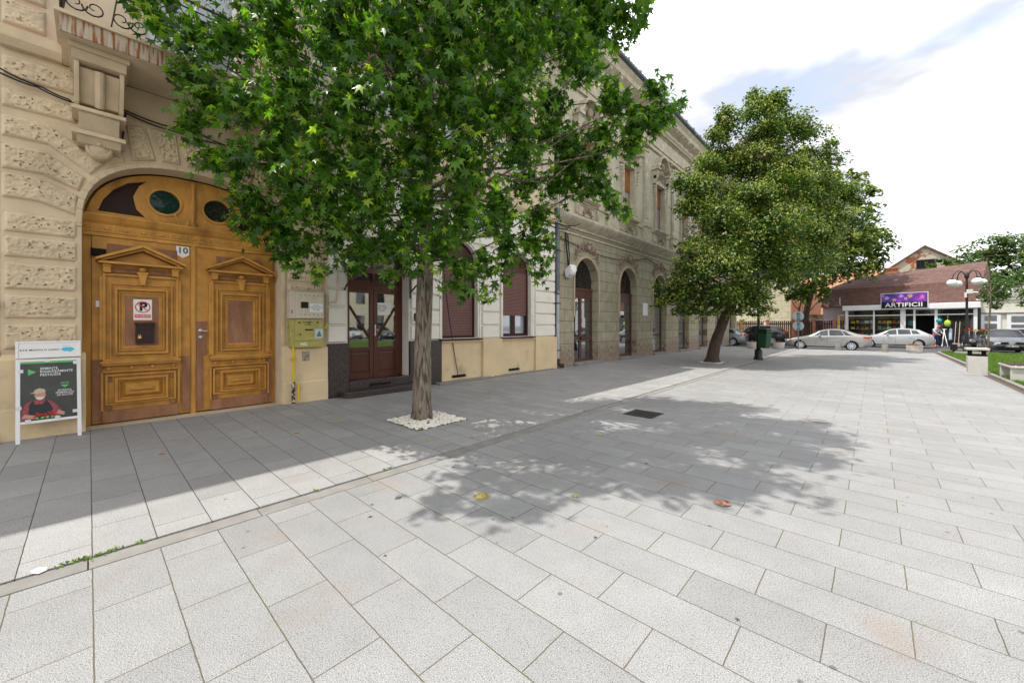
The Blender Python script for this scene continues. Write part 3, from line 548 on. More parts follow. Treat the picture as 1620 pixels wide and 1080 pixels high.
def pebbles(name, x0, x1, y0, y1, n, seed):
    g = random.Random(seed); mb = MB()
    for _ in range(n):
        r = g.uniform(.013, .034); mb.ball((g.uniform(x0, x1), g.uniform(y0, y1), .004+g.uniform(0, .012)), r, 6, (g.uniform(.8, 1.4), g.uniform(.8, 1.3), .6))
    return tag(mb.build(name, mat(name, (.74, .70, .62), .7, .2, 30)), kind='stuff')
sheet('tree_pit', 2.78, 3.76, 3.40, 4.40, .004, M['soil'])
pebbles('white_pebbles', 2.80, 3.74, 3.42, 4.38, 800, 1)
sheet('tree_pit', 3.15, 4.15, 17.9, 18.9, .004, M['soil']); pebbles('white_pebbles', 3.2, 4.1, 17.95, 18.85, 500, 2)
g = np.random.default_rng(3)
def weeds(name, pts, k, r, s):
    Q = []
    for p in pts: Q.append(np.array([p[0], p[1], .01])+g.normal(size=(k, 3))*np.array([r, r, .004]))
    Q = np.concatenate(Q); n = len(Q); t = g.normal(size=(n, 3))*.7; t[:, 2] = np.abs(t[:, 2])+.3
    return tag(scatter(name, Q, g.normal(size=(n, 3))+np.array([0, 0, 1.2]), t, OVAL, s*(.6+.8*g.random(n)), M['grass']), kind='stuff')
weeds('weeds_in_pebbles', [(2.86, 3.5), (2.92, 3.62), (3.0, 3.5), (3.72, 3.46), (3.6, 3.44), (2.85, 4.25), (3.15, 4.32)], 26, .035, .022)
weeds('weeds_along_channel', [(4.88, -.12+.04*i) for i in range(7)]+[(4.88, .25), (4.87, 2.2), (4.87, 2.3), (4.88, 1.5), (4.87, 6.3)], 16, .016, .018)

# ------------------------------------------------------------ townhouse with the gate (left)
TW = thing('townhouse', 'beige and white rusticated old townhouse with carriage gate, balcony and mauve shutters', 'building', (0, 5.5, 0))
G0, G1 = -.07, 2.65
gate_o = arch(G0, G1, 0, 3.15, 4.27, 26, 2.5)
D0, D1 = 4.02, 5.62
w1_o = arch(6.66, 7.98, 1.24, 3.42, 4.06); w2_o = arch(9.08, 10.48, 1.24, 3.40, 4.04)
mb = MB(); mb.wall([(-.83, 0), (3.55, 0), (3.55, 5.46), (-.83, 5.46)], [gate_o], 0, .35); mb.box(-.6, -.36, -.83, G0-.0, 0, 5.4); mb.box(-.6, -.36, G1, 3.55, 0, 5.4)
mb.build('wall', M['beige'], TW)
mb = MB(); mb.wall([(3.55, .0), (11.9, .0), (11.9, 5.46), (3.55, 5.46)], [arch(D0, D1, 0, 3.2, 3.75), w1_o, w2_o], 0, .32)
mb.build('wall', M['white'], TW)
mb = MB(); arch_band(mb, G0, G1, 3.1, 3.15, 4.27, .07, .0, .045, 26, 2.5); mb.box(0, .03, G0-.07, G0, 0, 3.1); mb.box(0, .03, G1, G1+.07, 0, 3.1)
mb.build('gate_surround', M['cornice'], TW, bevel=.01)
# rough faced blocks
def rough(mb, q, h=.05, edge=.03, seed=0, style='pit'):
    """rough-faced block along a band: q = list of (bottom, top) stations; edges only round the outside"""
    st = [(Vector(a_), Vector(b_)) for a_, b_ in q]; ls = [0]
    for (a0, b0), (a1, b1) in zip(st[:-1], st[1:]): ls.append(ls[-1]+((a1-a0).length+(b1-b0).length)/2)
    LU = ls[-1]; nu = max(8, int(LU/.012)); nv = max(6, int((st[0][1]-st[0][0]).length/.012)); vs = []; fs = []
    for j in range(nv+1):
        v = j/nv
        for i in range(nu+1):
            d = LU*i/nu; k = 0
            while k < len(ls)-2 and d > ls[k+1]: k += 1
            t = (d-ls[k])/(ls[k+1]-ls[k]); A_ = st[k][0].lerp(st[k+1][0], t); B_ = st[k][1].lerp(st[k+1][1], t); p = A_.lerp(B_, v); lv = (B_-A_).length
            e = min(d, LU-d, v*lv, (1-v)*lv); x = h*min(1, e/edge)**.6
            if style == 'pit':
                if e > edge*.8:
                    w = min(1, (e-edge*.8)/.02)
                    n1_ = mnoise.noise(Vector((p.x*13, p.y*17, seed))); n2_ = mnoise.noise(Vector((p.x*36+seed, p.y*46, 3.1))); n3_ = mnoise.noise(Vector((p.x*80, p.y*95, 7.7)))
                    x += w*(.014*n1_+.014*n2_+.011*n3_-.05*max(0, min(1, (n2_+.35*n1_-.47)/.15)))
            elif e > edge*1.9:
                n_ = mnoise.noise(Vector((p.x*22+seed, p.y*22, seed))); x += -.022+.036*max(0, min(1, (n_+.15)/.25))
            elif e > edge*1.5: x -= .012
            vs.append((x, p.x, p.y))
    for j in range(nv):
        for i in range(nu): k = j*(nu+1)+i; fs.append((k, k+1, k+nu+2, k+nu+1))
    mb.add(vs, fs)
def R4(a_, b_, c_, d_): return [(a_, d_), (b_, c_)]
mb = MB(); sd_ = 0
for z0, z1 in ((1.27, 1.63), (1.70, 2.04), (2.11, 2.49), (2.56, 2.86), (2.91, 3.19)):
    sd_ += 1; mb.cut(); rough(mb, R4((-.80, z0), (-.11, z0), (-.11, z1), (-.80, z1)), seed=sd_)
for (zb, zt, ym, eb, et) in ((3.38, 3.73, -.50, (-.12, 3.25), (-.11, 3.56)), (3.78, 4.13, -.44, (-.10, 3.63), (-.03, 3.85)), (4.23, 4.53, -.40, (.02, 3.91), (.17, 4.12)),):
    sd_ += 1; mb.cut(); rough(mb, [((-.82, zb), (-.82, zt)), ((ym, zb), (ym, zt)), (eb, et)], seed=sd_)
for z0, z1 in ((5.80, 6.14), (6.20, 6.56), (6.62, 7.0)):
    sd_ += 1; mb.cut(); rough(mb, R4((-.82, z0), (-.42, z0), (-.42, z1), (-.82, z1)), seed=sd_)
for z0, z1 in ((4.64, 4.90), (5.06, 5.36)):
    sd_ += 1; mb.cut(); rough(mb, R4((-.82, z0), (-.13, z0), (-.13, z1), (-.82, z1)), seed=sd_)
# voussoirs over the gate, mirrored about its centre
VC = 1.29
for q in ([(.47, 4.26), (.77, 4.36), (.64, 4.87), (.40, 4.82)], [(.83, 4.36), (1.08, 4.38), (1.03, 4.88), (.69, 4.88)], [(1.16, 4.38), (1.42, 4.38), (1.47, 4.89), (1.10, 4.89)],
          [(.21, 4.14), (.40, 4.22), (.30, 4.56), (.10, 4.44)]):
    sd_ += 1; mb.cut(); rough(mb, R4(*q), seed=sd_, style='v', edge=.022)
    if q[0][0] < 1.1: mb.cut(); rough(mb, R4((2*VC-q[1][0], q[1][1]), (2*VC-q[0][0], q[0][1]), (2*VC-q[3][0], q[3][1]), (2*VC-q[2][0], q[2][1])), seed=sd_+20, style='v', edge=.022)
for z0, z1 in ((2.10, 2.46), (2.52, 2.88), (2.95, 3.25), (3.35, 3.68), (3.78, 4.10), (4.22, 4.55), (4.64, 4.90), (5.06, 5.36)):
    sd_ += 1; mb.cut(); rough(mb, R4((2.76, z0), (3.47, z0), (3.47, z1), (2.76, z1)), seed=sd_)
mb.build('rusticated_block', M['beige'], TW, smooth=60)
# plinths
mb = MB()
for y0, y1 in ((-.83, -.03), (2.67, 3.55)):
    mb.cut(); mb.prism([(0, 0), (.10, 0), (.10, .42), (.085, .44), (.085, 1.12), (.0, 1.20)], y0, y1, 'y')
mb.build('plinth', M['beige_l'], TW, bevel=.008)
mb = MB()
for y0, y1 in ((3.53, 4.02), (5.62, 6.62)): mb.cut(); mb.box(.0, .085, y0 if y0 > 4 else 3.552, y1, 0, 1.2)
mb.build('granite_cladding', M['granite'], TW, bevel=.006)
mb = MB()
mb.box(0, .045, 6.62, 11.9, 0, 1.18)
for y0, y1 in ((8.14, 8.96), (10.66, 11.9)): mb.box(.0, .13, y0, y1, 0, 1.19)
for y0, y1 in ((6.62, 8.14), (8.96, 10.66)): mb.box(.045, .10, y0, y1, 1.12, 1.18)
mb.build('dado', M['beige_l'], TW, bevel=.01)
mb = MB(); mb.box(0, .30, 6.4, 8.4, 0, .05); mb.cut(); mb.box(0, .22, 8.6, 11.6, 0, .035); mb.build('wall_footing', M['kerbc'], TW, bevel=.01)
mb = MB()
for y in (7.0, 9.35): mb.cut(); mb.box(.04, .06, y, y+.5, .13, .19); mb.box(.06, .075, y-.02, y+.52, .12, .135)
mb.build('vent_slot', M['slot'], TW)
# white rustication
mb = MB()
def coursed(y0, y1, z0, z1, pitch=.405, x1=.065):
    z = z0; mb.cut()
    while z < z1-.1: mb.frustum(0, x1, y0, y1, z+.012, min(z+pitch-.028, z1), .012); z += pitch
coursed(3.56, 3.97, 1.22, 5.4); coursed(5.67, 6.56, 1.22, 5.4); coursed(8.18, 8.92, 1.22, 3.5); coursed(10.72, 11.88, 1.22, 5.4)
mb.cut()
for z in (3.65, 4.06, 4.46, 4.87): mb.frustum(0, .065, 8.18-(z > 4)*.6, 8.92+(z > 4)*.5, z+.012, z+.375, .012)
mb.build('rustication', M['white'], TW, bevel=.008)
mb = MB()
for w in ((6.66, 7.98, 3.42, 4.06), (9.08, 10.48, 3.40, 4.04)):
    mb.cut(); arch_band(mb, w[0], w[1], 1.24, w[2], w[3], .11, .0, .05); arch_band(mb, w[0]-.055, w[1]+.055, 1.24, w[2], w[3]+.055, .05, .05, .075)
mb.build('window_surround', M['white'], TW, bevel=.006)
mb = MB()
for y0, y1 in ((6.5, 8.12), (8.94, 10.62)): mb.cut(); mb.box(0, .17, y0+.07, y1-.03, 1.185, 1.225)
mb.build('window_ledge', M['shutf'], TW)
# shuttered windows
def shutter_window(y0, y1, zs, zt, zglass):
    f = MB(); o = arch(y0, y1, 1.24, zs, zt); arch_band(f, y0+.06, y1-.06, 1.25, zs, zt-.06, .06, -.16, -.10); f.box(-.18, -.09, y0+.0, y1, 1.24, 1.29)
    f.box(-.28, -.24, y0, y1, 1.24, zt); fr = f.build('window', M['shutf'], TW)
    s = MB(); z = zglass; c = (y0+y1)/2; a = (y1-y0)/2-.05
    while z < zt-.07:
        p = .030 if z > zs-.02 else .048
        h = a if z < zs else a*math.sqrt(max(0, 1-((z-zs)/(zt-zs-.04))**2))
        if h > .05: s.prism([(-.155, z), (-.135, z+.004), (-.122, z+p*.5), (-.135, z+p-.006), (-.155, z+p-.002)], c-h, c+h, 'y')
        z += p
    s.box(-.165, -.158, c-a, c+a, zglass, zs); s.build('shutter', M['shut'], fr)
    if zglass > 1.4:
        p = MB(); p.quad((-.20, y0+.05, 1.29), (-.20, y1-.05, 1.29), (-.20, y1-.05, zglass+.1), (-.20, y0+.05, zglass+.1)); p.build('pane', M['curtain'], fr)
        k = MB(); k.box(-.2, -.15, c-.045, c+.045, 1.29, zglass+.05); k.ring(-.19, -.155, y0+.06, c-.045, 1.29, zglass+.05, .05); k.ring(-.19, -.155, c+.045, y1-.06, 1.29, zglass+.05, .05); k.build('sash', M['shutf'], fr)
shutter_window(6.66, 7.98, 3.42, 4.06, 1.30); shutter_window(9.08, 10.48, 3.40, 4.04, 1.94)
# glass double door
mb = MB(); x0, x1 = -.38, -.30
mb.box(x0, x1, D0, D0+.09, .32, 3.2); mb.box(x0, x1, D1-.09, D1, .32, 3.2); mb.box(x0, x1, D0+.09, D1-.09, 2.50, 2.64); mb.box(-.45, -.39, D0-.02, D1+.02, .3, 3.75)
arch_band(mb, D0+.09, D1-.09, 3.19, 3.2, 3.66, .09, x0, x1); mb.box(x0, x1, 4.78, 4.86, 2.64, 3.7); mb.box(-.36, -.33, D0+.09, D1-.09, 2.64, 2.70)
dr_ = mb.build('shop_door', M['door'], TW, bevel=.006)
p = MB(); p.quad((-.345, D0+.09, 2.7), (-.345, D1-.09, 2.7), (-.345, D1-.09, 3.6), (-.345, D0+.09, 3.6)); p.build('transom_pane', M['glassd'], dr_)
for s, (a, b) in enumerate(((D0+.09, 4.815), (4.825, D1-.09))):
    l = MB(); l.ring(-.36, -.31, a, b, .32, 2.50, .10); l.box(-.36, -.31, a+.10, b-.10, .98, 1.08); l.frustum(-.35, -.325, a+.12, b-.12, .44, .96, .05)
    l.box(-.352, -.335, a+.10, b-.10, .42, .98); l.box(-.31, -.302, a+.10, b-.10, .90, .915)
    (ya, yb) = (a+.10, b-.10) if s == 0 else (b-.10, a+.10)
    l.tube([(-.325, ya, 2.08), (-.325, yb, 1.30)], .028, 6)
    lf = l.build('door_leaf', M['door'], dr_, bevel=.005)
    q = MB(); q.quad((-.34, a+.1, 1.08), (-.34, b-.1, 1.08), (-.34, b-.1, 2.4), (-.34, a+.1, 2.4)); q.build('pane', M['glass'], dr_)
h = MB(); h.box(-.31, -.30, 4.845, 4.875, 1.35, 1.62); h.tube([(-.30, 4.86, 1.5), (-.26, 4.86, 1.5), (-.26, 4.93, 1.5)], .01, 6); h.build('door_handle', M['steel'], dr_)
nt_ = thing('paper_notice', 'white printed notice taped inside the right glass of the dark wooden door', 'notice', (-.325, 5.12, 2.03))
b = MB(); b.box(-.3385, -.3365, 4.93, 5.30, 1.88, 2.18); b.build('sheet', M['paper'], nt_)
text('PROGRAM\nLUNI - VINERI\n9:00 - 17:00\nINCHIS', .042, M['ink'], 'lettering', nt_, (-.3355, 5.06, 2.04), FACEX)
st = MB(); st.box(-.30, .0, D0+.005, D1-.005, 0, .32); st.box(0, .10, D0+.005, D1-.005, .13, .32); st.prism([(0, 3.80), (.34, 3.80), (.44, 3.95), (.44, 5.45), (.34, 5.70), (0, 5.70)], 0, .13, 'z')
st.build('door_step', M['granite'], TW, bevel=.01)
sv = MB(); sv.box(.10, .104, 4.5, 5.05, .17, .23); sv.build('vent_slot', M['slot'], TW)
cn = MB(); cn.prism([(0, 2.92), (.9, 2.72), (.9, 2.75), (0, 2.99)], 3.9, 5.75, 'y')
for y in (3.95, 5.66): cn.tube([(.02, y, 2.45), (.30, y, 2.62), (.86, y, 2.70)], .022, 6); cn.tube([(.02, y, 2.3), (.02, y, 2.95)], .022, 6)
cn.build('door_canopy', M['door'], TW)
# gate
gt = MB(); X = -.35
gt.wall(gate_o, [], X-.12); gt.box(X-.12, X-.03, G0, .03, 0, 3.1); gt.box(X-.12, X-.03, 2.60, G1, 0, 3.1)
gt.box(X-.06, X+.02, 1.265, 1.345, 0, 3.07); gt.box(X+.02, X+.035, 1.285, 1.325, 0, 3.07)
gt.prism([(X-.1, 3.05), (X+.03, 3.05), (X+.03, 3.10), (X+.05, 3.12), (X+.05, 3.24), (X+.10, 3.28), (X+.16, 3.36), (X+.16, 3.385), (X-.1, 3.40)], G0, G1, 'y')
for k in range(60):
    y = G0+.05+k*.044
    if k % 5 == 0: gt.ball((X+.055, y, 3.17), .035, 8, (.6, 1, .8))
    elif k % 5 != 1 or 1: gt.box(X+.05, X+.066, y-.008, y+.008, 3.14, 3.21)
gate = gt.build('gate', M['gate'], TW, bevel=.004)
tw = MB()                                           # fanlight boards, ovals
def ell(cy, cz, a, b, n=28, t0=0): return [(cy+a*math.cos(2*math.pi*i/n+t0), cz+b*math.sin(2*math.pi*i/n+t0)) for i in range(n)]
def insup(pts, s=.94): return [(1.29+(y-1.29)*s, 3.40+(z-3.40)*s if z > 3.4 else max(z, 3.40)) for y, z in pts]
up = [(G0+.03, 3.40), (G1-.03, 3.40)]+[p for p in arch(G0+.03, G1-.03, 0, 3.15, 4.25, 26, 2.5)[2:] if p[1] > 3.41]
dark = []
for m_ in (0, 1):
    dk = [(.10, 3.46)]+[(.62+.0*i, 3.46) for i in range(1)]+[(.66, 3.46), (.55, 3.58), (.51, 3.78), (.58, 3.98), (.68, 4.08), (.45, 4.00), (.28, 3.85), (.16, 3.66)]
    dark.append(dk if not m_ else [(2*VC-y, z) for y, z in dk][::-1])
tw.wall(up, [ell(.915, 3.775, .205, .205), ell(2*VC-.915, 3.775, .205, .205)]+dark, X-.02, .08)
for c in (.915, 2*VC-.915):
    for r0, r1, xx in ((.205, .235, X+.008), (.235, .25, X)):
        a = ell(c, 3.775, r0, r0); b_ = ell(c, 3.775, r1, r1); n = len(a)
        for i in range(n):
            q = [a[i], b_[i], b_[(i+1) % n], a[(i+1) % n]]; tw.add([(X-.02, *p) for p in q]+[(xx, *p) for p in q], [(4,5,6,7), (1,2,6,5), (3,0,4,7)])
tw.lathe((X+.03, 1.30, 3.40), [(.05, 0), (.05, .05), (.028, .07), (.034, .3), (.048, .40), (.03, .46), (.026, .72), (.045, .76), (.045, .80)], 12)
tw.tube([(X+.12, 1.10, 3.40), (X+.12, 1.05, 3.52), (X+.12, 1.04, 3.56)], .012, 6); tw.tube([(X+.12, 1.2, 3.40), (X+.12, 1.22, 3.5)], .014, 6)
tw.build('fanlight', M['gate'], gate, bevel=.003)
dp = MB(); dp.wall(up, [], X-.075); dp.build('fanlight_glass', M['pane_d'], gate)
for c, m_ in ((.915, glass_mat('green_wire_glass', (.015, .04, .03), .03)), (2*VC-.915, M['glassd'])):
    q = MB(); q.add([(X-.055, *p) for p in ell(c, 3.775, .21, .21)], [tuple(range(28))])
    q.build('oval_pane', m_, gate)
for s in (0, 1):                                     # the two leaves
    y0, y1 = ((.03, 1.265), (1.345, 2.60))[s]; c = .62 if s == 0 else 2.03; wd = .47 if s == 0 else .47
    l = MB(); l.box(X-.06, X-.0, y0+.003, y1-.003, .02, 3.05)
    # raised field
    l.box(X, X+.018, c-wd, c+wd, .98, 2.45); l.ring(X+.018, X+.05, c-wd, c+wd, 1.02, 2.45, .035); l.box(X, X+.045, c-wd-.035, c-wd, 1.05, 2.40); l.box(X, X+.045, c+wd, c+wd+.035, 1.05, 2.40)
    l.ring(X+.018, X+.042, c-.39, c+.39, 1.06, 2.30, .022); l.ring(X+.018, X+.055, c-.33, c+.33, 1.12, 2.22, .03); l.ring(X+.018, X+.036, c-.285, c+.285, 1.18, 2.16, .018); l.ring(X+.018, X+.028, c-.25, c+.25, 1.22, 2.12, .018)
    # pediment with cushion
    l.prism([(c-.55, 2.64), (c, 2.90), (c+.55, 2.64), (c+.55, 2.68), (c, 2.95), (c-.55, 2.68)], X, X+.15); l.prism([(c-.47, 2.64), (c, 2.86), (c+.47, 2.64), (c+.50, 2.655), (c, 2.895), (c-.50, 2.655)], X, X+.11)
    l.box(X, X+.12, c-.52, c+.52, 2.60, 2.638); l.prism([(c-.44, 2.64), (c, 2.84), (c+.44, 2.64)], X, X+.03)
    for q in (-1, 1): l.box(X, X+.08, c+q*.42-.045, c+q*.42+.045, 2.46, 2.60); l.box(X, X+.09, c+q*.42-.055, c+q*.42+.055, 2.56, 2.585)
    l.ball((X+.05, c, 2.545), .05, 10, (1, 1.15, 1)); l.frustum(X+.0, X+.075, c-.07, c+.07, 2.46, 2.50, .0); l.prism([(c-.055, 2.46), (c+.055, 2.46), (c+.03, 2.28), (c-.03, 2.28)], X, X+.085)
    # lower part
    l.box(X, X+.075, c-.50, c+.50, .985, 1.02); l.box(X, X+.06, c-.48, c+.48, .95, .985)
    for q in (-.40, -.13, .13, .40): l.box(X, X+.035, c+q-.02, c+q+.02, .875, .93)
    l.box(X, X+.045, c-.48, c+.48, .835, .86); l.ring(X, X+.03, c-.44, c+.44, .30, .80, .03); l.ring(X, X+.05, c-.33, c+.33, .34, .74, .035); l.frustum(X, X+.04, c-.255, c+.255, .41, .67, .05); l.ring(X+.0, X+.025, c-.29, c+.29, .38, .70, .02)
    l.frustum(X+.04, X+.06, c-.16, c+.16, .50, .58, .03)
    for q in (-1, 1): l.box(X, X+.035, c+q*.475-.015, c+q*.475+.015, .22, .835)
    l.v = [(X+(v[0]-X)*1.65 if v[0] > X else v[0], v[1], v[2]) for v in l.v]
    lf = l.build('gate_leaf', M['gate_d'], gate, bevel=.004)
    b = MB(); hw = .215 if s == 0 else .21
    b.box(X+.018, X+.030, c-hw, c+hw, 1.26, 2.09)
    b.box(X, X+.03, c-.46, c+.46, 2.475, 2.54); b.box(X+.001, X+.012, c-.42, c+.46, 2.66, 2.94) if s == 0 else b.box(X+.001, X+.012, c-.38, c+.38, 2.66, 2.92)
    b.box(X+.001, X+.02, y0+.004, y0+(.13 if s == 0 else .10), .05, 1.05); b.box(X+.001, X+.02, y1-.12, y1-.004, .05, 1.05 if s == 0 else .95)
    b.box(X+.001, X+.05, c-.47, c+.47, .02, .21)
    for q in (-1, 1):
        b.box(X+.001, X+.022, c+q*.40-.04, c+q*.40+.04, .22, .33); b.box(X+.001, X+.022, c+q*.40-.04, c+q*.40+.04, .68, .80)
    if s: b.box(X+.001, X+.016, 1.349, 1.50, 1.05, 1.68)
    b.build('patch_boards', M['board'], lf, bevel=.003)
hd = MB(); hd.lathe((X+.03, 1.405, 1.51), [(.03, -.01), (.03, .012), (.012, .02), (.012, .06)], 12, 'x'); hd.tube([(X+.085, 1.405, 1.51), (X+.085, 1.50, 1.495)], .012, 8); hd.cut(); hd.lathe((X+.03, 1.405, 1.39), [(.028, -.01), (.028, .012), (.02, .02)], 12, 'x'); hd.build('gate_handle', M['steel'], gate, smooth=40)
lp = MB(); lp.box(X, X+.05, .02, .19, 2.72, 2.84); lp.build('hinge_plate', M['slot'], gate)
# balcony
bl = MB(); B0, B1 = -.26, 2.86
bl.box(0, 1.0, B0, B1, 5.47, 5.70); bl.box(-.1, 1.06, B0-.05, B1+.05, 5.70, 5.745); bl.use(M['rust']); bl.box(1.0, 1.02, B0, B1, 5.475, 5.70); bl.mats.insert(0, M['cornice']); bl.m = [1 if i >= len(bl.m)-6 else 0 for i in range(len(bl.m))]
bl.build('balcony', None, TW); balc = [o for o in kids(TW) if o.name.startswith('balcony')][0]
rl = MB()
def scroll_rail(y0, y1, fx, side=None):
    n = max(2, round((y1-y0)/.42))
    for k in range(n):
        a = y0+(y1-y0)*(k+.5)/n
        for sg in (1, -1):
            spiral(rl, (a+sg*.09, 5.95), .12, math.pi*(sg > 0), 1.25, .011, fx, 16, sg); spiral(rl, (a+sg*.07, 6.35), .10, -math.pi/2, 1.2, .010, fx, 14, -sg)
        rl.ball((fx, a, 6.14), .03, 6); rl.tube([(fx, a-.2, 5.75), (fx, a-.14, 6.2), (fx, a-.2, 6.65)], .009, 5)
scroll_rail(B0, B1, .97); s0 = len(rl.v)
rl.box(.955, .985, B0, B1, 6.66, 6.69); rl.box(.96, .98, B0, B1, 5.765, 5.785); rl.box(.96, .98, B0, B1, 6.55, 6.565)
for y in (B0, B1): rl.box(0, .97, y-.012, y+.012, 6.66, 6.685); rl.box(0, .97, y-.01, y+.01, 5.77, 5.79); [rl.tube([(x_, y, 5.78), (x_+.05, y, 6.1), (x_-.05, y, 6.35), (x_, y, 6.66)], .01, 5) for x_ in (.12, .28, .44, .60, .76, .9)]
rl.build('railing', M['ironr'], balc)
# consoles under the balcony
for y0 in (-.14, 2.30):
    y1 = y0+.50; k = MB(); c = (y0+y1)/2
    k.box(0, .86, y0-.05, y1+.05, 5.40, 5.468); k.prism([(0, 5.30), (.74, 5.30), (.82, 5.40), (0, 5.40)], y0-.02, y1+.02, 'y')
    prof = [(0, 5.30), (.70, 5.30), (.66, 5.10), (.58, 4.92), (.50, 4.80), (.44, 4.76), (0, 4.76)]
    k.prism(prof, y0, y0+.05, 'y'); k.prism(prof, y1-.05, y1, 'y'); k.prism([(0, 5.3), (.62, 5.26), (.56, 5.10), (.48, 4.93), (.42, 4.83), (0, 4.80)], y0+.05, y1-.05, 'y')
    k.tube([(.66, c, 5.24), (.62, c, 5.1), (.53, c, 4.93), (.44, c, 4.81)], .055, 12)
    k.box(0, .50, y0-.03, y1+.03, 4.70, 4.755); k.prism([(0, 4.45), (.30, 4.45), (.34, 4.52), (.44, 4.66), (.44, 4.70), (0, 4.70)], y0+.04, y1-.04, 'y')
    k.box(0, .40, y0-.03, y1+.03, 4.39, 4.45); k.prism([(0, 4.30), (.27, 4.30), (.36, 4.39), (0, 4.39)], y0+.02, y1-.02, 'y')
    k.lathe((0, c, 4.28), [(.15, 0), (.15, .20), (.12, .24), (.115, .22), (.08, .24), (.05, .26)], 20, 'x'); k.ball((.28, c, 4.33), .035, 10)
    k.build('console', M['cornice'], TW, bevel=.006)
mb = MB(); mb.prism([(0, 5.46), (.10, 5.46), (.16, 5.56), (.16, 5.70), (.0, 5.72)], -.83, B0-.002, 'y'); mb.prism([(0, 5.46), (.10, 5.46), (.16, 5.56), (.16, 5.70), (.0, 5.72)], B1+.07, 11.9, 'y')
mb.box(0, .03, .38, 2.28, 4.94, 5.0); mb.build('string_course', M['cornice'], TW, bevel=.006)
# upper storeys
UW = [(1.29, 1.3), (4.9, 1.2), (7.3, 1.2), (9.8, 1.2)]
mb = MB(); mb.wall([(-.83, 5.72), (11.9, 5.72), (11.9, 10.2), (-.83, 10.2)], [[(c-w/2, 5.78 if c < 2 else 6.75), (c+w/2, 5.78 if c < 2 else 6.75), (c+w/2, 9.0), (c-w/2, 9.0)] for c, w in UW], 0, .25)
mb.build('upper_wall', M['cream'], TW)
mb = MB()
for y0 in (3.0, 6.0, 8.5, 11.1): mb.cut(); mb.box(0, .10, y0, y0+.6, 5.9, 9.9)
mb.build('pilaster', M['trimg'], TW, bevel=.01); mb = MB()
mb.prism([(0, 10.0), (.12, 10.0), (.15, 10.2), (.3, 10.35), (.5, 10.9), (.75, 11.0), (.8, 11.2), (0, 11.3)], -.83, 11.9, 'y'); k = -.7
while k < 11.8: mb.box(.3, .44, k, k+.12, 10.6, 10.8); k += .28
mb.build('eaves_cornice', M['trimg'], TW, bevel=.01)
mb = MB(); mb.add([(.86, -6, 11.22), (.86, 11.9, 11.22), (-6, 11.9, 14.6), (-6, -6, 14.6), (-12, 11.9, 11.2), (-12, -6, 11.2)], [(0, 1, 2, 3), (3, 2, 4, 5)]); mb.box(-12, -.65, -6, 11.9, 0, 11.2); mb.build('roof', M['tile_d'], TW)
def blind_window(b, c, w, z0, z1, zs, frame, blind, pane=None, x=-.2):
    f = MB(); f.ring(x-.05, x, c-w/2, c+w/2, z0, z1, .07); f.box(x-.05, x, c-.04, c+.04, z0+.07, zs); f.box(x-.09, x-.07, c-w/2, c+w/2, z0, z1)
    fr = f.build('window', frame, b)
    q = MB(); q.quad((x-.03, c-w/2+.05, z0+.05), (x-.03, c+w/2-.05, z0+.05), (x-.03, c+w/2-.05, z1-.05), (x-.03, c-w/2+.05, z1-.05)); q.build('pane', pane or M['curtain'], fr)
    s = MB(); z = zs
    while z < z1-.03: s.prism([(x+.005, z), (x+.03, z+.004), (x+.03, z+.032), (x+.005, z+.038)], c-w/2+.04, c+w/2-.04, 'y'); z += .042
    s.build('blind', blind, fr); return fr
for i, (c, w) in enumerate(UW):
    z0 = 5.78 if i == 0 else 6.75
    blind_window(TW, c, w, z0, 9.0, 7.8 if i else 8.6, M['upvc'] if i == 0 else M['shutf'], M['shut'] if i % 2 else M['shut'])
    m_ = MB(); m_.ring(0, .07, c-w/2-.14, c+w/2+.14, z0-.14, 9.14, .14); m_.prism([(c-w/2-.25, 9.3), (c+w/2+.25, 9.3), (c, 9.75)], 0, .2); m_.build('window_surround', M['trimg'], TW, bevel=.01)

# ------------------------------------------------------------ neighbour at the far left
NB = thing('neighbouring_house', 'white painted house edge with beige base at the extreme left of the photo', 'building', (0, -3.5, 0))
mb = MB(); mb.box(-6, -.02, -12, -.835, 1.25, 11.2); mb.build('wall', M['wpaint'], NB)
mb = MB(); mb.box(-6, .03, -12, -.835, 0, 1.25); mb.build('base', M['beige_l'], NB)
mb = MB(); mb.tube([(.09, -.93, 0.9), (.09, -.93, .16), (.12, -.92, .09), (.2, -.90, .06)], [.06, .06, .06, .055], 14); mb.box(.03, .1, -1.0, -.86, .86, .93); mb.build('drain_pipe', M['metal_d'], NB, smooth=50)
mb = MB(); mb.box(-.02, .1, -1.1, -.865, 1.84, 1.96); mb.box(.03, .08, -1.1, -.86, .80, .92) ; mb.build('bracket', M['black'], NB)

# ------------------------------------------------------------ grey ornate house
GH = thing('corner_house', 'long olive grey neo-baroque house with arched shop doors, garlands and orange roller blinds', 'building', (0, 25, 0))
GY0, GY1 = 12.0, 38.4; CC = [14.14+3.79*i for i in range(7)]
doors = [arch(c-.92, c+.92, .02, 3.42, 4.40, 18) for c in CC]
mb = MB(); mb.wall([(GY0, 0), (GY1, 0), (GY1, 5.45), (GY0, 5.45)], doors, 0, .35)
mb.build('wall', M['block'], GH)
wins = [[(c-.56, 6.85), (c+.56, 6.85), (c+.56, 9.35), (c-.56, 9.35)] for c in CC]
mb = MB(); mb.wall([(GY0, 5.45), (GY1, 5.45), (GY1, 12.0), (GY0, 12.0)], wins, 0, .30); mb.build('upper_wall', M['upgrey'], GH)
mb = MB(); mb.box(-12, -.62, GY0, GY1-.02, 0, 13.0); mb.quad((0, GY1, 0), (-12, GY1, 0), (-12, GY1, 12), (0, GY1, 12)); mb.build('end_wall', M['upgrey'], GH)
mb = MB()
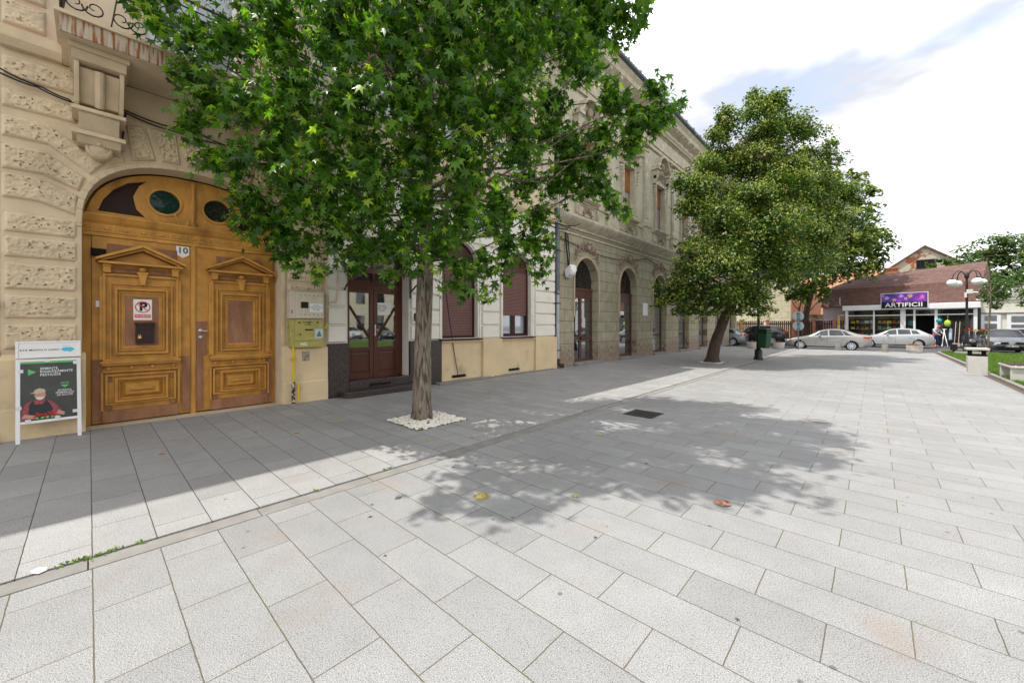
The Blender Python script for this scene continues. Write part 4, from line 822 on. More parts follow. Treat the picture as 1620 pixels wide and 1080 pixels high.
for c in CC: mb.cut(); arch_band(mb, c-.92, c+.92, 1.95, 3.42, 4.40, .09, 0, .06); 
mb.build('arch_moulding', mat('tan_moulding', (.44, .36, .24), .85, .15, 4), GH, bevel=.01)
mb = MB()   # string course and parapet zone
mb.prism([(0, 5.45), (.06, 5.45), (.08, 5.52), (.20, 5.60), (.34, 5.72), (.40, 5.80), (.40, 5.90), (.30, 5.94), (.0, 6.0)], GY0, GY1, 'y')
mb.box(0, .05, GY0, GY1, 5.22, 5.30); mb.box(0, .05, GY0, GY1, 6.62, 6.72)
for c in CC:
    mb.box(0, .06, c-.95, c+.95, 6.02, 6.08); mb.ring(0.0, .05, c-.62, c+.62, 6.12, 6.58, .05)
    for q in (-1, 1): mb.box(0, .09, c+q*.80-.07, c+q*.80+.07, 6.14, 6.56); [mb.box(.09, .12, c+q*.80-.085, c+q*.80+.085, 6.2+j*.12, 6.25+j*.12) for j in range(3)]
    mb.prism([(0, 6.70), (.12, 6.70), (.24, 6.76), (.24, 6.82), (0, 6.85)], c-.85, c+.85, 'y')
mb.build('string_course', M['trimg'], GH, bevel=.012)
mb = MB()     # pilasters either side of each bay
for c in CC+[CC[-1]+3.79]:
    p = c-1.895
    if p < GY0: p = GY0+.3
    mb.cut(); mb.box(0, .18, p-.36, p+.36, 6.0, 6.72); mb.box(0, .22, p-.40, p+.40, 6.72, 6.80)
    mb.box(0, .16, p-.32, p+.32, 6.80, 6.95); mb.box(0, .13, p-.28, p+.28, 6.95, 7.05); mb.box(0, .10, p-.22, p+.22, 7.05, 10.7); mb.box(.10, .125, p-.15, p+.15, 7.2, 10.5)
    mb.box(0, .15, p-.26, p+.26, 10.7, 10.8); mb.box(0, .22, p-.32, p+.32, 10.98, 11.1)
mb.build('pilaster', M['trimg'], GH, bevel=.012)
mb = MB()   # entablature
mb.box(0, .10, GY0, GY1, 11.1, 11.3); mb.box(0, .15, GY0, GY1, 11.3, 11.42); mb.box(0, .06, GY0, GY1, 11.42, 12.1)
mb.prism([(0, 12.1), (.10, 12.1), (.14, 12.25), (.28, 12.38), (.28, 12.55), (.62, 12.75), (.66, 12.95), (.78, 13.1), (.78, 13.2), (0, 13.3)], GY0, GY1+.3, 'y')
y = GY0+.1
while y < GY1: mb.box(.14, .25, y, y+.09, 12.16, 12.30); y += .17
y = GY0+.3
while y < GY1: mb.prism([(.1, 12.4), (.58, 12.6), (.58, 12.72), (.1, 12.72)], y, y+.16, 'y'); y += .95
mb.build('eaves_cornice', M['trimg'], GH, bevel=.01)
mb = MB(); mb.tube([(.86, GY0, 13.25), (.86, GY1+.3, 13.25)], .085, 8); mb.box(.6, .84, GY0, GY1+.3, 13.15, 13.24); y = GY0+.5
while y < GY1: mb.box(.82, .97, y, y+.03, 13.2, 13.38); y += 1.2
mb.build('gutter', M['metal_d'], GH)
mb = MB(); mb.add([(.80, GY0-.1, 13.3), (.80, GY1+.4, 13.3), (-6, GY1+.4, 17.0), (-6, GY0-.1, 17.0), (-12, GY1+.4, 13.3), (-12, GY0-.1, 13.3)], [(0, 1, 2, 3), (3, 2, 4, 5)]); y = GY0
while y < GY1+.3: mb.tube([(.84, y, 13.36), (.0, y, 13.82), (-1, y, 14.36)], .07, 6); y += .24
mb.build('roof', M['tile_d'], GH)
# ornament
def garland(mb, y, z, w, h, x=.05, seed=0):
    g = random.Random(seed)
    for s in (1, -1):
        spiral(mb, (y+s*w*.22, z+h*.12), h*.42, math.pi/2, 1.3, .035, x, 14, -s); spiral(mb, (y+s*w*.48, z-h*.1), h*.36, math.pi/2, 1.3, .03, x, 12, -s)
        spiral(mb, (y+s*w*.74, z-h*.42), h*.28, math.pi/2, 1.2, .026, x, 10, -s); spiral(mb, (y+s*w*.85, z-h*.95), h*.24, math.pi/2, 1.2, .022, x, 10, s)
        for k in range(9): t = g.random(); mb.ball((x+.01, y+s*w*t*.9, z+h*(.35-1.1*t*t)+g.uniform(-.1, .1)*h), g.uniform(.025, .055), 6, (1, g.uniform(.8, 1.6), 1))
    mb.ball((x+.05, y, z+h*.1), h*.26, 8, (.7, .8, 1.1)); mb.ball((x+.04, y, z+h*.48), h*.16, 8)
mb = MB()
for i, c in enumerate(CC): mb.cut(); garland(mb, c, 4.78, 1.05, .48, .06, i)
for i, c in enumerate(CC): mb.cut(); garland(mb, c, 6.36, .34, .22, .07, 30+i)
mb.build('garland', mat('brown_stucco_ornament', (.30, .23, .175), .9, .35, 9, .3, 40), GH, smooth=60)
for i, c in enumerate(CC):
    # window with surround, consoles and arched pediment
    blind_window(GH, c, 1.12, 6.85, 9.35, 8.25, M['wood_sh'], M['wood_sh'], x=-.2)
    s = MB(); s.ring(0, .09, c-.72, c+.72, 6.85, 9.51, .155) if 0 else None
    s.box(0, .09, c-.71, c-.56, 6.85, 9.35); s.box(0, .09, c+.56, c+.71, 6.85, 9.35); s.box(0, .09, c-.71, c+.71, 9.35, 9.52); s.box(.09, .12, c-.71, c-.66, 6.85, 9.47); s.box(.09, .12, c+.66, c+.71, 6.85, 9.47)
    for q in (-1, 1):
        s.prism([(0, 9.3), (.12, 9.3), (.20, 9.5), (.30, 9.9), (.30, 10.0), (0, 10.0)], c+q*.86-.12, c+q*.86+.12, 'y'); s.tube([(.16, c+q*.86-.12, 9.62), (.16, c+q*.86+.12, 9.62)], .10, 10)
        s.box(0, .38, c+q*.86-.2, c+q*.86+.2, 10.0, 10.12)
        for j in range(6): s.ball((.08, c+q*.88, 9.15-j*.16), .07-.007*j, 6)
    n = 14; pts = []
    for j in range(n+1):
        a = math.pi*j/n; yy = c+.62*math.cos(a)*1.0; zz = 10.12+.72*math.sin(a)**.8; pts.append((yy, zz))
    full = [(c+.98, 10.12), (c+.80, 10.16)]+[p for p in pts[1:-1]]+[(c-.80, 10.16), (c-.98, 10.12)]
    for a, b in zip(full[:-1], full[1:]):
        s.prism([a, b, (b[0], b[1]+.13), (a[0], a[1]+.13)], .0, .34)
    s.build('window_surround', M['trimg'], GH, bevel=.01)
    o = MB(); garland(o, c, 9.86, .62, .30, .12, 60+i); o.ball((.16, c, 10.4), .2, 8, (.6, .9, 1.1)); o.build('crest', M['brick'] if 0 else MATS['brown_stucco_ornament'], GH, smooth=60)
    # shopfront door
    f = MB(); xx = -.30; y0, y1 = c-.92, c+.92; a0 = .18
    two = (i == 0)
    f.box(xx-.05, xx+.02, y0, y0+.09, .1, 3.15); f.box(xx-.05, xx+.02, y1-.09, y1, .1, 3.15); f.box(xx-.05, xx+.03, y0+.09, y1-.09, 2.75, 3.08); f.box(xx-.05, xx+.05, y0+.0, y1, 3.08, 3.18)
    f.box(xx-.05, xx+.02, y0+.09, y1-.09, .10, .22); f.box(xx-.05, xx+.02, y0+.09, y1-.09, 1.02, 1.14)
    if two: f.box(xx-.05, xx+.02, c-.10, c+.06, .22, 2.75)
    f.box(-.5, -.46, y0-.05, y1+.05, 0, 4.45)
    fr = f.build('shopfront', M['brownf'], GH, bevel=.008)
    p = MB(); p.quad((xx-.02, y0+.05, .15), (xx-.02, y1-.05, .15), (xx-.02, y1-.05, 2.9), (xx-.02, y0+.05, 2.9)); p.build('pane', M['glass'] if i < 2 else M['fogged'], fr)
    p = MB(); p.wall(arch(y0, y1, 3.18, 3.42, 4.40), [], xx-.03); p.build('fanlight_pane', M['glassd'], fr)
    k = MB(); gg = random.Random(i)
    for j in range(34):
        a = gg.uniform(.05, math.pi-.05); r = gg.uniform(.1, .92); yy = c+.86*r*math.cos(a); zz = 3.25+1.08*r*math.sin(a)
        spiral(k, (yy, zz), gg.uniform(.10, .17), gg.uniform(0, 6), 1.15, .014, xx+.01, 9, gg.choice((1, -1)))
    for j in range(7): a = math.pi*(j+.5)/7; k.tube([(xx+.01, c, 3.2), (xx+.01, c+.88*math.cos(a), 3.2+1.12*math.sin(a))], .014, 5)
    k.build('iron_grille', M['ironr'], fr)
    t = MB(); t.box(-.30, .16, y0-.05, y1+.1, 0, .10); t.build('doorstep', M['kerbc'], GH, bevel=.015)
# house bits
dp = thing('drain_pipe', 'grey metal downpipe with dark upper half between the white and the olive house', 'pipe', (.1, 11.97, 0))
mb = MB(); mb.tube([(.11, 11.97, 2.75), (.11, 11.97, 11.2)], .075, 14); mb.build('upper_pipe', M['metal_d'], dp, smooth=50)
mb = MB(); mb.tube([(.11, 11.97, .34), (.11, 11.97, 2.80)], .07, 14); mb.build('lower_pipe', M['metal'], dp, smooth=50)
mb = MB(); mb.tube([(.11, 11.97, .36), (.12, 11.97, .18), (.20, 12.02, .10), (.30, 12.1, .10)], .078, 12, cap=False); mb.build('shoe', M['ironr'], dp)
mb = MB(); [mb.box(.02, .19, 11.885, 12.055, z, z+.035) for z in (.66, 2.42, 4.4) if [mb.cut()]]; mb.build('clamp', M['black'], dp)
sp = thing('loudspeaker', 'white horn speaker with dangling cables on the olive house by the downpipe', 'speaker', (.2, 12.6, 3.6))
mb = MB(); mb.prism([(.05, 3.75), (.34, 3.95), (.40, 3.72), (.12, 3.45)], 12.45, 12.85, 'y'); mb.ball((.26, 12.65, 3.66), .17, 10, (1, 1.1, .9)); mb.build('horn', M['wpaint'], sp, bevel=.03)
mb = MB(); spiral(mb, (12.95, 3.75), .16, 0, 2.2, .01, .12, 24); mb.tube([(.02, 12.6, 5.3), (.1, 12.55, 4.6), (.14, 12.62, 3.9)], .03, 6); mb.tube([(.02, 12.75, 5.2), (.06, 12.8, 4.4), (.12, 12.7, 3.8)], .02, 6); mb.build('cable', M['black'], sp)
pl = thing('wall_plaque', 'small white marble plaque on the olive house between second and third arch', 'plaque', (0, 19.8, 2.4))
mb = MB(); mb.box(.0, .025, 19.55, 20.1, 2.12, 2.78); mb.build('slab', M['wpaint'], pl, bevel=.01)

# cables
def cable(name, label, pts, r=.012):
    t = MB()
    for p in pts:
        q = []
        for a, b in zip(p[:-1], p[1:]):
            for j in range(6): u = j/6; v = Vector(a).lerp(Vector(b), u); v.z -= .05*(Vector(b)-Vector(a)).length*math.sin(math.pi*u); q.append(v)
        q.append(Vector(p[-1])); t.tube(q, r, 5)
    return tag(t.build(name, M['black']), label, 'cable')
cable('wall_cable', 'twisted black cable across the beige blocks left of the balcony console', [[(.07, -.84, 5.12), (.07, -.45, 5.02), (.08, -.2, 4.95), (.06, -.14, 4.90)], [(.07, -.84, 5.06), (.08, -.5, 5.0), (.07, -.14, 4.92)]])
cable('wall_cable', 'black cables running under the balcony above the gate arch', [[(.06, .36, 5.04), (.05, 1.3, 5.0), (.05, 2.3, 4.92)], [(.06, .36, 5.01), (.05, 1.0, 4.92), (.05, 2.0, 4.98)], [(.06, .40, 4.98), (.03, .36, 4.5), (-.02, .16, 4.1), (-.3, .0, 3.75)]])
cable('wall_cable', 'thin black cable hanging down over the left mauve shutter to the vent', [[(.10, 6.62, 5.4), (.05, 6.72, 3.0), (.06, 6.95, 1.5), (.10, 7.18, .18)]], .012)
cable('wall_cable', 'tangled bundle of cables at the top of the grey downpipe', [[(.12, 11.0, 5.35), (.2, 11.9, 5.4), (.3, 12.5, 5.42), (.3, 13.2, 5.62)], [(.1, 11.3, 5.3), (.3, 12.1, 5.2), (.1, 12.8, 5.5)], [(.15, 11.9, 5.3), (.2, 12.3, 5.9), (.2, 12.4, 7.4)], [(.06, 12.2, 4.95), (.06, 20, 5.12), (.06, 27, 5.1), (.06, 38, 5.1)]], .018)

# ------------------------------------------------------------ small things on the gate and wall
X = -.35
t = thing('no_parking_sign', 'white no parking sign with crossed black P on the left gate leaf', 'sign', (X+.03, .625, 1.87))
mb = MB(); mb.box(X+.0305, X+.034, .51, .742, 1.695, 2.045); mb.build('sign_plate', M['paper'], t)
mb = MB(); a = ell(.626, 1.915, .098, .098, 32); b_ = ell(.626, 1.915, .082, .082, 32)
for i in range(32): j = (i+1) % 32; mb.quad(*[(X+.036, *p) for p in (a[i], a[j], b_[j], b_[i])])
mb.quad(*[(X+.0372, *p) for p in ((.556, 1.972), (.568, 1.982), (.694, 1.858), (.684, 1.846))]); mb.quad(*[(X+.036, *p) for p in ((.525, 1.735), (.727, 1.735), (.727, 1.79), (.525, 1.79))]); mb.build('red_ring', M['redink'], t)
text('P', .19, M['ink'], 'letter', t, (X+.0362, .63, 1.915), FACEX, .008); text('NU PARCATI', .03, M['paper'], 'lettering', t, (X+.0366, .626, 1.762), FACEX, .001)
t = thing('mailbox', 'dark brown metal mailbox with brass padlock on the left gate leaf', 'mailbox', (X+.03, .645, 1.3))
mb = MB(); mb.box(X+.03, X+.12, .535, .765, 1.30, 1.62); mb.prism([(X+.03, 1.66), (X+.14, 1.635), (X+.14, 1.615), (X+.03, 1.62)], .525, .775, 'y'); mb.ring(X+.12, X+.126, .56, .74, 1.33, 1.55, .02); mb.build('body', mat('brown_metal', (.030, .016, .016), .4, .2, 20), t, bevel=.005)
mb = MB(); mb.box(X+.125, X+.145, .56, .60, 1.385, 1.425); mb.tube([(X+.135, .567, 1.42), (X+.135, .57, 1.45), (X+.135, .59, 1.45), (X+.135, .593, 1.42)], .005, 6); mb.build('padlock', mat('brass', (.75, .55, .2), .3, metal=.9), t)
t = thing('house_number_plate', 'white shield shaped enamel plate with number 10 above the gate leaf', 'number plate', (X, 1.155, 2.93))
mb = MB(); mb.prism([(1.065, 3.03), (1.065, 2.88), (1.155, 2.82), (1.245, 2.88), (1.245, 3.03)], X+.002, X+.012); mb.build('plate', M['wpaint'], t)
text('10', .145, mat('olive_number', (.10, .11, .03), .5), 'number', t, (X+.0135, 1.155, 2.955), FACEX, .004)
for y, lb in ((.10, 'small white doorbell box at the left edge of the gate'), (2.50, 'small yellowed doorbell box at the right edge of the gate')):
    mb = MB(); mb.box(X+.001, X+.03, y-.025, y+.025, 1.90, 2.0); mb.box(X+.03, X+.034, y-.01, y+.01, 1.94, 1.96); tag(mb.build('doorbell', M['wpaint'] if y < 1 else M['creamw'], bevel=.004), lb, 'doorbell')
# meter cabinets
cab = mat('cream_cabinet', (.60, .54, .42), .5, .1, 8, col2=(.32, .17, .07), c2s=9, c2t=(.66, .72)); cab2 = mat('olive_yellow_cabinet', (.40, .36, .115), .55, .15, 8, col2=(.15, .12, .06), c2s=11, c2t=(.64, .70))
t = thing('electric_meter_box', 'cream metal meter cabinet with small window, upper of two on the pillar', 'meter box', (0, 3.1, 1.74))
mb = MB(); mb.box(.0, .20, 2.76, 3.42, 1.745, 2.31); mb.box(.20, .215, 2.86, 3.405, 1.76, 2.295); mb.box(0, .22, 2.75, 3.43, 2.31, 2.32); mb.build('cabinet', cab, t, bevel=.006)
mb = MB(); mb.box(.215, .218, 2.955, 3.10, 1.96, 2.09); [mb.lathe((.215, 2.95+.085*i, z), [(.010, 0), (.010, .003)], 8, 'x') for i in range(6) for z in (1.83, 2.225)]; mb.box(.2, .204, 2.785, 2.80, 1.84, 1.92); mb.build('window', M['black'], t)
mb = MB(); mb.box(.215, .217, 3.13, 3.385, 1.88, 2.06); mb.build('paper_sheet', M['paper'], t)
text('ATENTIE\nCONTOR GAZE\nNU BLOCATI\nTEL 0800', .032, M['ink'], 'lettering', t, (.2175, 3.255, 1.97), FACEX)
t = thing('gas_meter_box', 'olive yellow metal meter cabinet with graffiti, the lower of two on the pillar', 'meter box', (0, 3.1, 1.16))
mb = MB(); mb.box(.0, .18, 2.77, 3.42, 1.165, 1.735); mb.box(.18, .20, 2.85, 3.41, 1.29, 1.73); mb.box(.18, .195, 2.85, 3.415, 1.15, 1.28); mb.build('cabinet', cab2, t, bevel=.006)
mb = MB(); mb.box(.20, .203, 3.04, 3.20, 1.50, 1.53); [mb.lathe((.20, y, z), [(.018, 0), (.018, .003)], 10, 'x') for y, z in ((2.93, 1.66), (3.12, 1.66), (3.29, 1.665), (2.95, 1.42))]
mb.tube([(.202, 2.99+.012*i, 1.67+.018*math.sin(i*1.9)) for i in range(16)], .004, 4); mb.tube([(.202, 3.03+.012*i, 1.62+.012*math.sin(i*2.3)) for i in range(12)], .004, 4); mb.build('slots', M['black'], t)
mb = MB(); mb.box(.20, .2025, 3.235, 3.40, 1.34, 1.53); mb.build('sticker', mat('pale_blue_sticker', (.48, .58, .60), .6), t); mb = MB(); mb.prism([(3.26, 1.37), (3.375, 1.37), (3.318, 1.50)], .2026, .2036); mb.build('sticker_triangle', mat('teal_print', (.10, .22, .20), .6), t)
text('HG', .09, M['paper'], 'graffiti', t, (.1965, 3.02, 1.215), FACEX, .002)
t = thing('gas_pipe', 'yellow gas pipe with flange and rusty white foot rising to the meter boxes', 'pipe', (.13, 2.83, 0))
mb = MB(); mb.tube([(.16, 2.83, .44), (.16, 2.83, 1.18)], .024, 12); mb.lathe((.16, 2.83, .93), [(.024, -.02), (.055, -.018), (.055, -.004), (.03, 0), (.055, .004), (.055, .018), (.024, .02)], 14); mb.tube([(.19, 2.93, .06), (.17, 2.91, .42)], .022, 10); mb.build('riser', M['yellow'], t, smooth=50)
mb = MB(); mb.tube([(.17, 2.83, 0), (.16, 2.83, .46)], .034, 12); mb.build('foot', mat('peeling_white_black', (.55, .53, .48), .8, .2, 20, col2=(.05, .03, .02), c2s=14, c2t=(.46, .54)), t, smooth=50)
t = thing('wall_conduit', 'beige vertical conduit pipe with yellow elbow, right of the meter cabinets', 'pipe', (.08, 3.50, 1.6))
mb = MB(); mb.tube([(.11, 3.505, 1.62), (.11, 3.505, 4.9)], .022, 10); mb.build('tube', M['beige'], t); mb = MB(); mb.tube([(.11, 3.505, 1.64), (.11, 3.505, 1.56), (.12, 3.44, 1.54)], .027, 10); mb.build('elbow', M['yellow'], t)
mb = MB(); mb.tube([(.09, 3.74, 3.3), (.09, 3.75, 2.3), (.09, 3.72, 2.12), (.09, 3.58, 2.10)], .013, 8); tag(mb.build('wall_conduit', M['cornice']), 'thin looped grey conduit on the white wall beside the wooden door', 'pipe')
mb = MB(); mb.box(.085, .089, 3.02, 3.17, .86, 1.06)
for i in range(5):
    for j in range(6):
        if rnd.random() < .5: mb.box(.089, .0905, 3.03+.026*i, 3.052+.026*i, .87+.03*j, .895+.03*j)
tag(mb.build('torn_sticker', mat('torn_sticker', (.42, .34, .26), .8, .3, 30, col2=(.16, .10, .09), c2s=30)), 'torn faded sticker on the beige plinth under the meter cabinets', 'sticker')
t = thing('intercom', 'small black box on the white wall just left of the sweetgum trunk', 'intercom', (.07, 5.8, 1.8)); mb = MB(); mb.box(.065, .11, 5.74, 5.92, 1.72, 1.92); mb.build('case', M['black'], t, bevel=.01); mb = MB(); mb.box(.11, .114, 5.77, 5.89, 1.82, 1.90); mb.build('screen', M['slot'], t)

# ------------------------------------------------------------ advertising board
A = thing('advertising_board', 'white framed sandwich board with dark farm seed poster standing left of the gate', 'sign')
Rb = FACEX
mb = MB()                                     # built upright then tipped back
W2 = .295
for y in (-W2, W2-.04): mb.box(-.012, .012, y, y+.04, 0, 1.12)
mb.box(-.012, .012, -W2+.04, W2-.04, 1.085, 1.12); mb.box(-.012, .012, -W2+.04, W2-.04, .25, .285); mb.ring(-.014, .014, -W2-.003, W2+.003, 1.135, 1.37, .028)
for y in (-W2+.01, W2-.035): mb.tube([(-.02, y+.01, 1.08), (-.30, y+.01, .0)], .012, 6)
fr = mb.build('frame', M['wpaint'], A, bevel=.004)
pm = mat('dark_poster', (.040, .048, .046), .35, .35, 5, .25, 7, spec=.5, bd=.03)
mb = MB(); mb.box(-.006, .002, -W2+.04, W2-.04, .285, 1.085); mb.build('poster', pm, A)
mb = MB(); mb.box(-.006, .006, -W2+.025, W2-.025, 1.163, 1.342); mb.build('header_panel', M['paper'], A)
gm = mat('leaf_green_print', (.12, .50, .16), .5); bm_ = mat('cyan_print', (.10, .50, .68), .5)
mb = MB(); mb.box(.002, .004, -W2+.04, W2-.04, 1.06, 1.085); mb.cut(); mb.prism([(-.19, .985), (-.19, .90), (-.12, .942)], .002, .004); mb.cut(); mb.prism([(.10, .742), (.18, .742), (.14, .705)], .002, .004); mb.build('green_marks', gm, A)
mb = MB(); mb.prism([(.10, 1.245), (.135, 1.275), (.21, 1.275), (.235, 1.245), (.21, 1.218), (.19, 1.205), (.18, 1.218), (.135, 1.218)], .006, .0075); mb.box(.006, .0075, .12, .20, 1.293, 1.297); mb.build('logo', bm_, A)
text('ATA MANOLO AGRO', .036, M['ink'], 'lettering', A, (.0065, -.085, 1.245), Rb, .0005, sx=.98)
text('SEMINȚE\nÎNGRĂȘĂMINTE\nPESTICIDE', .044, M['paper'], 'lettering', A, (.0025, -.085, .94), Rb, .0005, 'LEFT', sx=.90)
text('AICI!', .034, gm, 'lettering', A, (.0025, .14, .77), Rb, .001); text('SECRETUL\nFERMIERULUI\nDE SUCCES', .032, M['paper'], 'lettering', A, (.0025, .14, .635), Rb, .0003, sx=.88)
# printed farmer, flat ink shapes on the poster
def flat(name, polys, m, x=.003): 
    q = MB()
    for p in polys: q.prism(p, x, x+.0007)
    return q.build(name, m, A)
def e2(cy, cz, a, b, n=16): return [(cy+a*math.cos(2*math.pi*i/n), cz+b*math.sin(2*math.pi*i/n)) for i in range(n)]
flat('printed_shirt', [[(-.25, .30), (-.24, .46), (-.20, .53), (-.14, .56), (-.04, .56), (.03, .52), (.09, .43), (.12, .36), (.06, .33), (0, .36), (-.1, .34), (-.18, .30)]], mat('plaid_print', (.30, .07, .09), .6, .5, 60))
flat('printed_apron', [[(-.19, .34), (-.18, .50), (-.15, .56), (-.13, .50), (-.06, .50), (-.03, .56), (0, .50), (.03, .42), (.0, .35), (-.1, .32)]], mat('apron_print', (.03, .035, .04), .6), .004)
flat('printed_skin', [e2(-.085, .625, .050, .062), [(-.25, .33), (-.13, .31), (-.12, .35), (-.22, .38)], [(.06, .35), (.13, .32), (.14, .36), (.08, .40)]], mat('skin_print', (.50, .27, .20), .6), .0048)
flat('printed_hat', [[(-.175, .655), (-.14, .67), (-.13, .70), (-.09, .718), (-.045, .70), (-.035, .66), (-.07, .655), (-.12, .648)]], mat('hat_print', (.50, .44, .32), .6), .0056)
flat('printed_beard', [[(-.125, .60), (-.045, .60), (-.055, .57), (-.085, .555), (-.115, .57)]], mat('beard_print', (.62, .58, .55), .6), .0056)
flat('printed_strawberries', [e2(-.13+.037*i, .335+.018*math.sin(i*2), .017, .014, 8) for i in range(6)]+[e2(-.11+.035*i, .365+.012*math.cos(i*2), .015, .013, 8) for i in range(5)], M['redm'], .0064)
flat('printed_leaves', [[(-.13+.045*i, .312), (-.11+.045*i, .330), (-.095+.045*i, .310), (-.11+.045*i, .30)] for i in range(5)], gm, .007)
mb = MB()
for y, z in ((-.255, .96), (.245, 1.05), (-.27, .47), (-.19, .285), (.07, .295), (.235, .36), (-.02, 1.095)): mb.box(.012, .0165, y-.025, y+.025, z-.022, z+.022)
mb.build('tape', M['steel'], A)
A.location = (.36, -.37, 0); A.rotation_euler = (0, R(-9), R(4)); A.scale = (1, 1.02, 1.02)

# ------------------------------------------------------------ plaza furniture
def lamp_post(mb, h):
    mb.lathe((0, 0, 0), [(.20, 0), (.20, .10), (.16, .14), (.16, .42), (.13, .48), (.085, .52), (.085, 1.2), (.075, 1.22), (.06, 1.25), (.05, h)], 14)
LP = thing('street_lamp', 'black street lamp with four white globes on curved arms in the lawn', 'street lamp', (0, 0, 0))
mb = MB(); lamp_post(mb, 4.55); mb.lathe((0, 0, 4.3), [(.05, 0), (.10, .06), (.10, .22), (.05, .28), (.02, .38)], 12)
for k in range(4):
    a = R(28+90*k); c, s = math.cos(a), math.sin(a); pts = []
    for i in range(11): u = i/10; r = .06+.62*u; pts.append((c*r, s*r, 4.45+.30*math.sin(math.pi*min(1, u*1.04))**.8-(.18 if i == 10 else 0)*1))
    mb.tube(pts, .022, 8)
mb.build('post', M['iron'], LP, smooth=45)
for k in range(4):
    a = R(28+90*k); mb = MB(); mb.ball((.68*math.cos(a), .68*math.sin(a), 4.06), .23, 22, (1, 1, .92)); g_ = mb.build('globe', M['globe'], LP, smooth=60)
    mb = MB(); mb.lathe((.68*math.cos(a), .68*math.sin(a), 4.25), [(.09, 0), (.09, .05), (.03, .10)], 12); mb.build('globe_cap', M['iron'], LP)
mb = MB(); mb.box(-.02, .22, -.14, -.02, 3.42, 3.66); mb.tube([(.2, -.08, 3.5), (.42, -.14, 3.46)], .045, 8); mb.box(-.1, .0, -.1, 0, 3.2, 3.5); mb.build('camera_box', M['wpaint'], LP, bevel=.01)
LP.location = (12.75, 34.5, .02)
P2 = thing('street_lamp', 'black lamp post vanishing into the linden crown with the green litter bin on it', 'street lamp', (0, 0, 0))
mb = MB(); lamp_post(mb, 4.55); mb.build('post', M['iron'], P2, smooth=45)
for k in range(4):
    a = R(28+90*k); c, s = math.cos(a), math.sin(a); mb = MB(); mb.tube([(c*.05, s*.05, 4.4), (c*.3, s*.3, 4.7), (c*.6, s*.6, 4.6), (c*.68, s*.68, 4.3)], .022, 8); mb.build('arm', M['iron'], P2); mb = MB(); mb.ball((.68*c, .68*s, 4.06), .23, 16); mb.build('globe', M['globe'], P2, smooth=60)
P2.location = (4.83, 21.4, 0)
LB = thing('litter_bin', 'dark green plastic litter bin hanging on the black post beside the leaning linden', 'litter bin', (0, 0, 0))
mb = MB(); mb.frustum(0, .30, -.0, .0, 0, 0, 0) if 0 else None
mb.add([(.11, -.19, .0), (.11, .19, .0), (.42, .17, .0), (.42, -.17, .0), (.09, -.24, .70), (.09, .24, .70), (.50, .22, .70), (.50, -.22, .70)], [(0,1,2,3), (7,6,5,4), (0,4,5,1), (1,5,6,2), (2,6,7,3), (3,7,4,0)])
mb.box(.502, .512, -.05, .05, .1, .6) if 0 else None
mb.build('bucket', M['greenb'], LB, bevel=.03, seg=3)
mb = MB(); mb.box(.06, .53, -.26, .26, .70, .78); mb.box(.10, .50, -.22, .22, .78, .90); mb.build('lid', mat('darker_green_lid', (.010, .045, .018), .35, .1, 5), LB, bevel=.04, seg=3)
LB.location = (4.83, 21.4, .56); LB.rotation_euler = (0, 0, R(-20))
SG = thing('road_sign', 'pole with two round traffic signs seen from their grey backs at the road edge', 'road sign', (0, 0, 0))
mb = MB(); mb.tube([(0, 0, 0), (0, 0, 2.62)], .032, 10); mb.build('pole', M['metal_d'], SG)
for z in (2.24, 1.58):
    mb = MB(); mb.lathe((0, .05, z), [(.31, 0), (.315, .01), (.31, .02)], 28, 'y'); d_ = mb.build('sign_disc', mat('grey_sign_back', (.22, .29, .31), .4, .05, 4), SG, smooth=30)
    mb = MB(); mb.box(-.09, .09, .0, .049, z+.14, z+.17); mb.box(-.022, .022, .03, .049, z-.2, z+.17); mb.box(-.09, .09, .0, .049, z-.2, z-.17); mb.build('bracket', M['black'], d_)
SG.location = (5.10, 32.2, 0); SG.rotation_euler = (0, 0, R(12))
def planter(loc, lb, flowers):
    t = thing('flower_planter', lb, 'planter', loc, group='round concrete planters at the road edge')
    mb = MB(); mb.lathe(loc, [(.26, 0), (.29, .02), (.33, .16), (.345, .17), (.345, .19), (.335, .20), (.36, .38), (.37, .44), (.33, .44), (.31, .38)], 22); mb.build('bowl', M['concrete'], t, smooth=40)
    g = np.random.default_rng(int(loc[0]*10)); n = 240; P = np.array(loc)+np.array([0, 0, .42])+g.normal(size=(n, 3))*np.array([.13, .13, .05]); P[:, 2] = np.maximum(P[:, 2], loc[2]+.4)
    scatter('plants', P, g.normal(size=(n, 3))+np.array([0, 0, 1]), g.normal(size=(n, 3)), OVAL, .07, flowers, t)
fm = leafmat('rust_red_flowers', [(0, (.22, .05, .02)), (.6, (.35, .12, .04)), (1, (.12, .16, .03))], .2, .6)
planter((3.95, 32.5, 0), 'round concrete planter with red brown plants left of the round sign pole', fm)
planter((2.45, 32.1, 0), 'round concrete planter just left of the green litter bin', fm)
planter((10.55, 32.9, 0), 'round concrete planter with brown flowers between the bollards and the lawn', fm)
for i, (x, lb) in enumerate(((7.1, 'short stone bollard in front of the silver sedan'), (9.3, 'short stone bollard in front of the white hatchback'))):
    mb = MB(); mb.lathe((x, 33.0, 0), [(.17, 0), (.16, .05), (.15, .42), (.13, .46)], 18); tag(mb.build('bollard', M['kerbc'], smooth=40), lb, 'bollard', 'short stone bollards at the road edge')
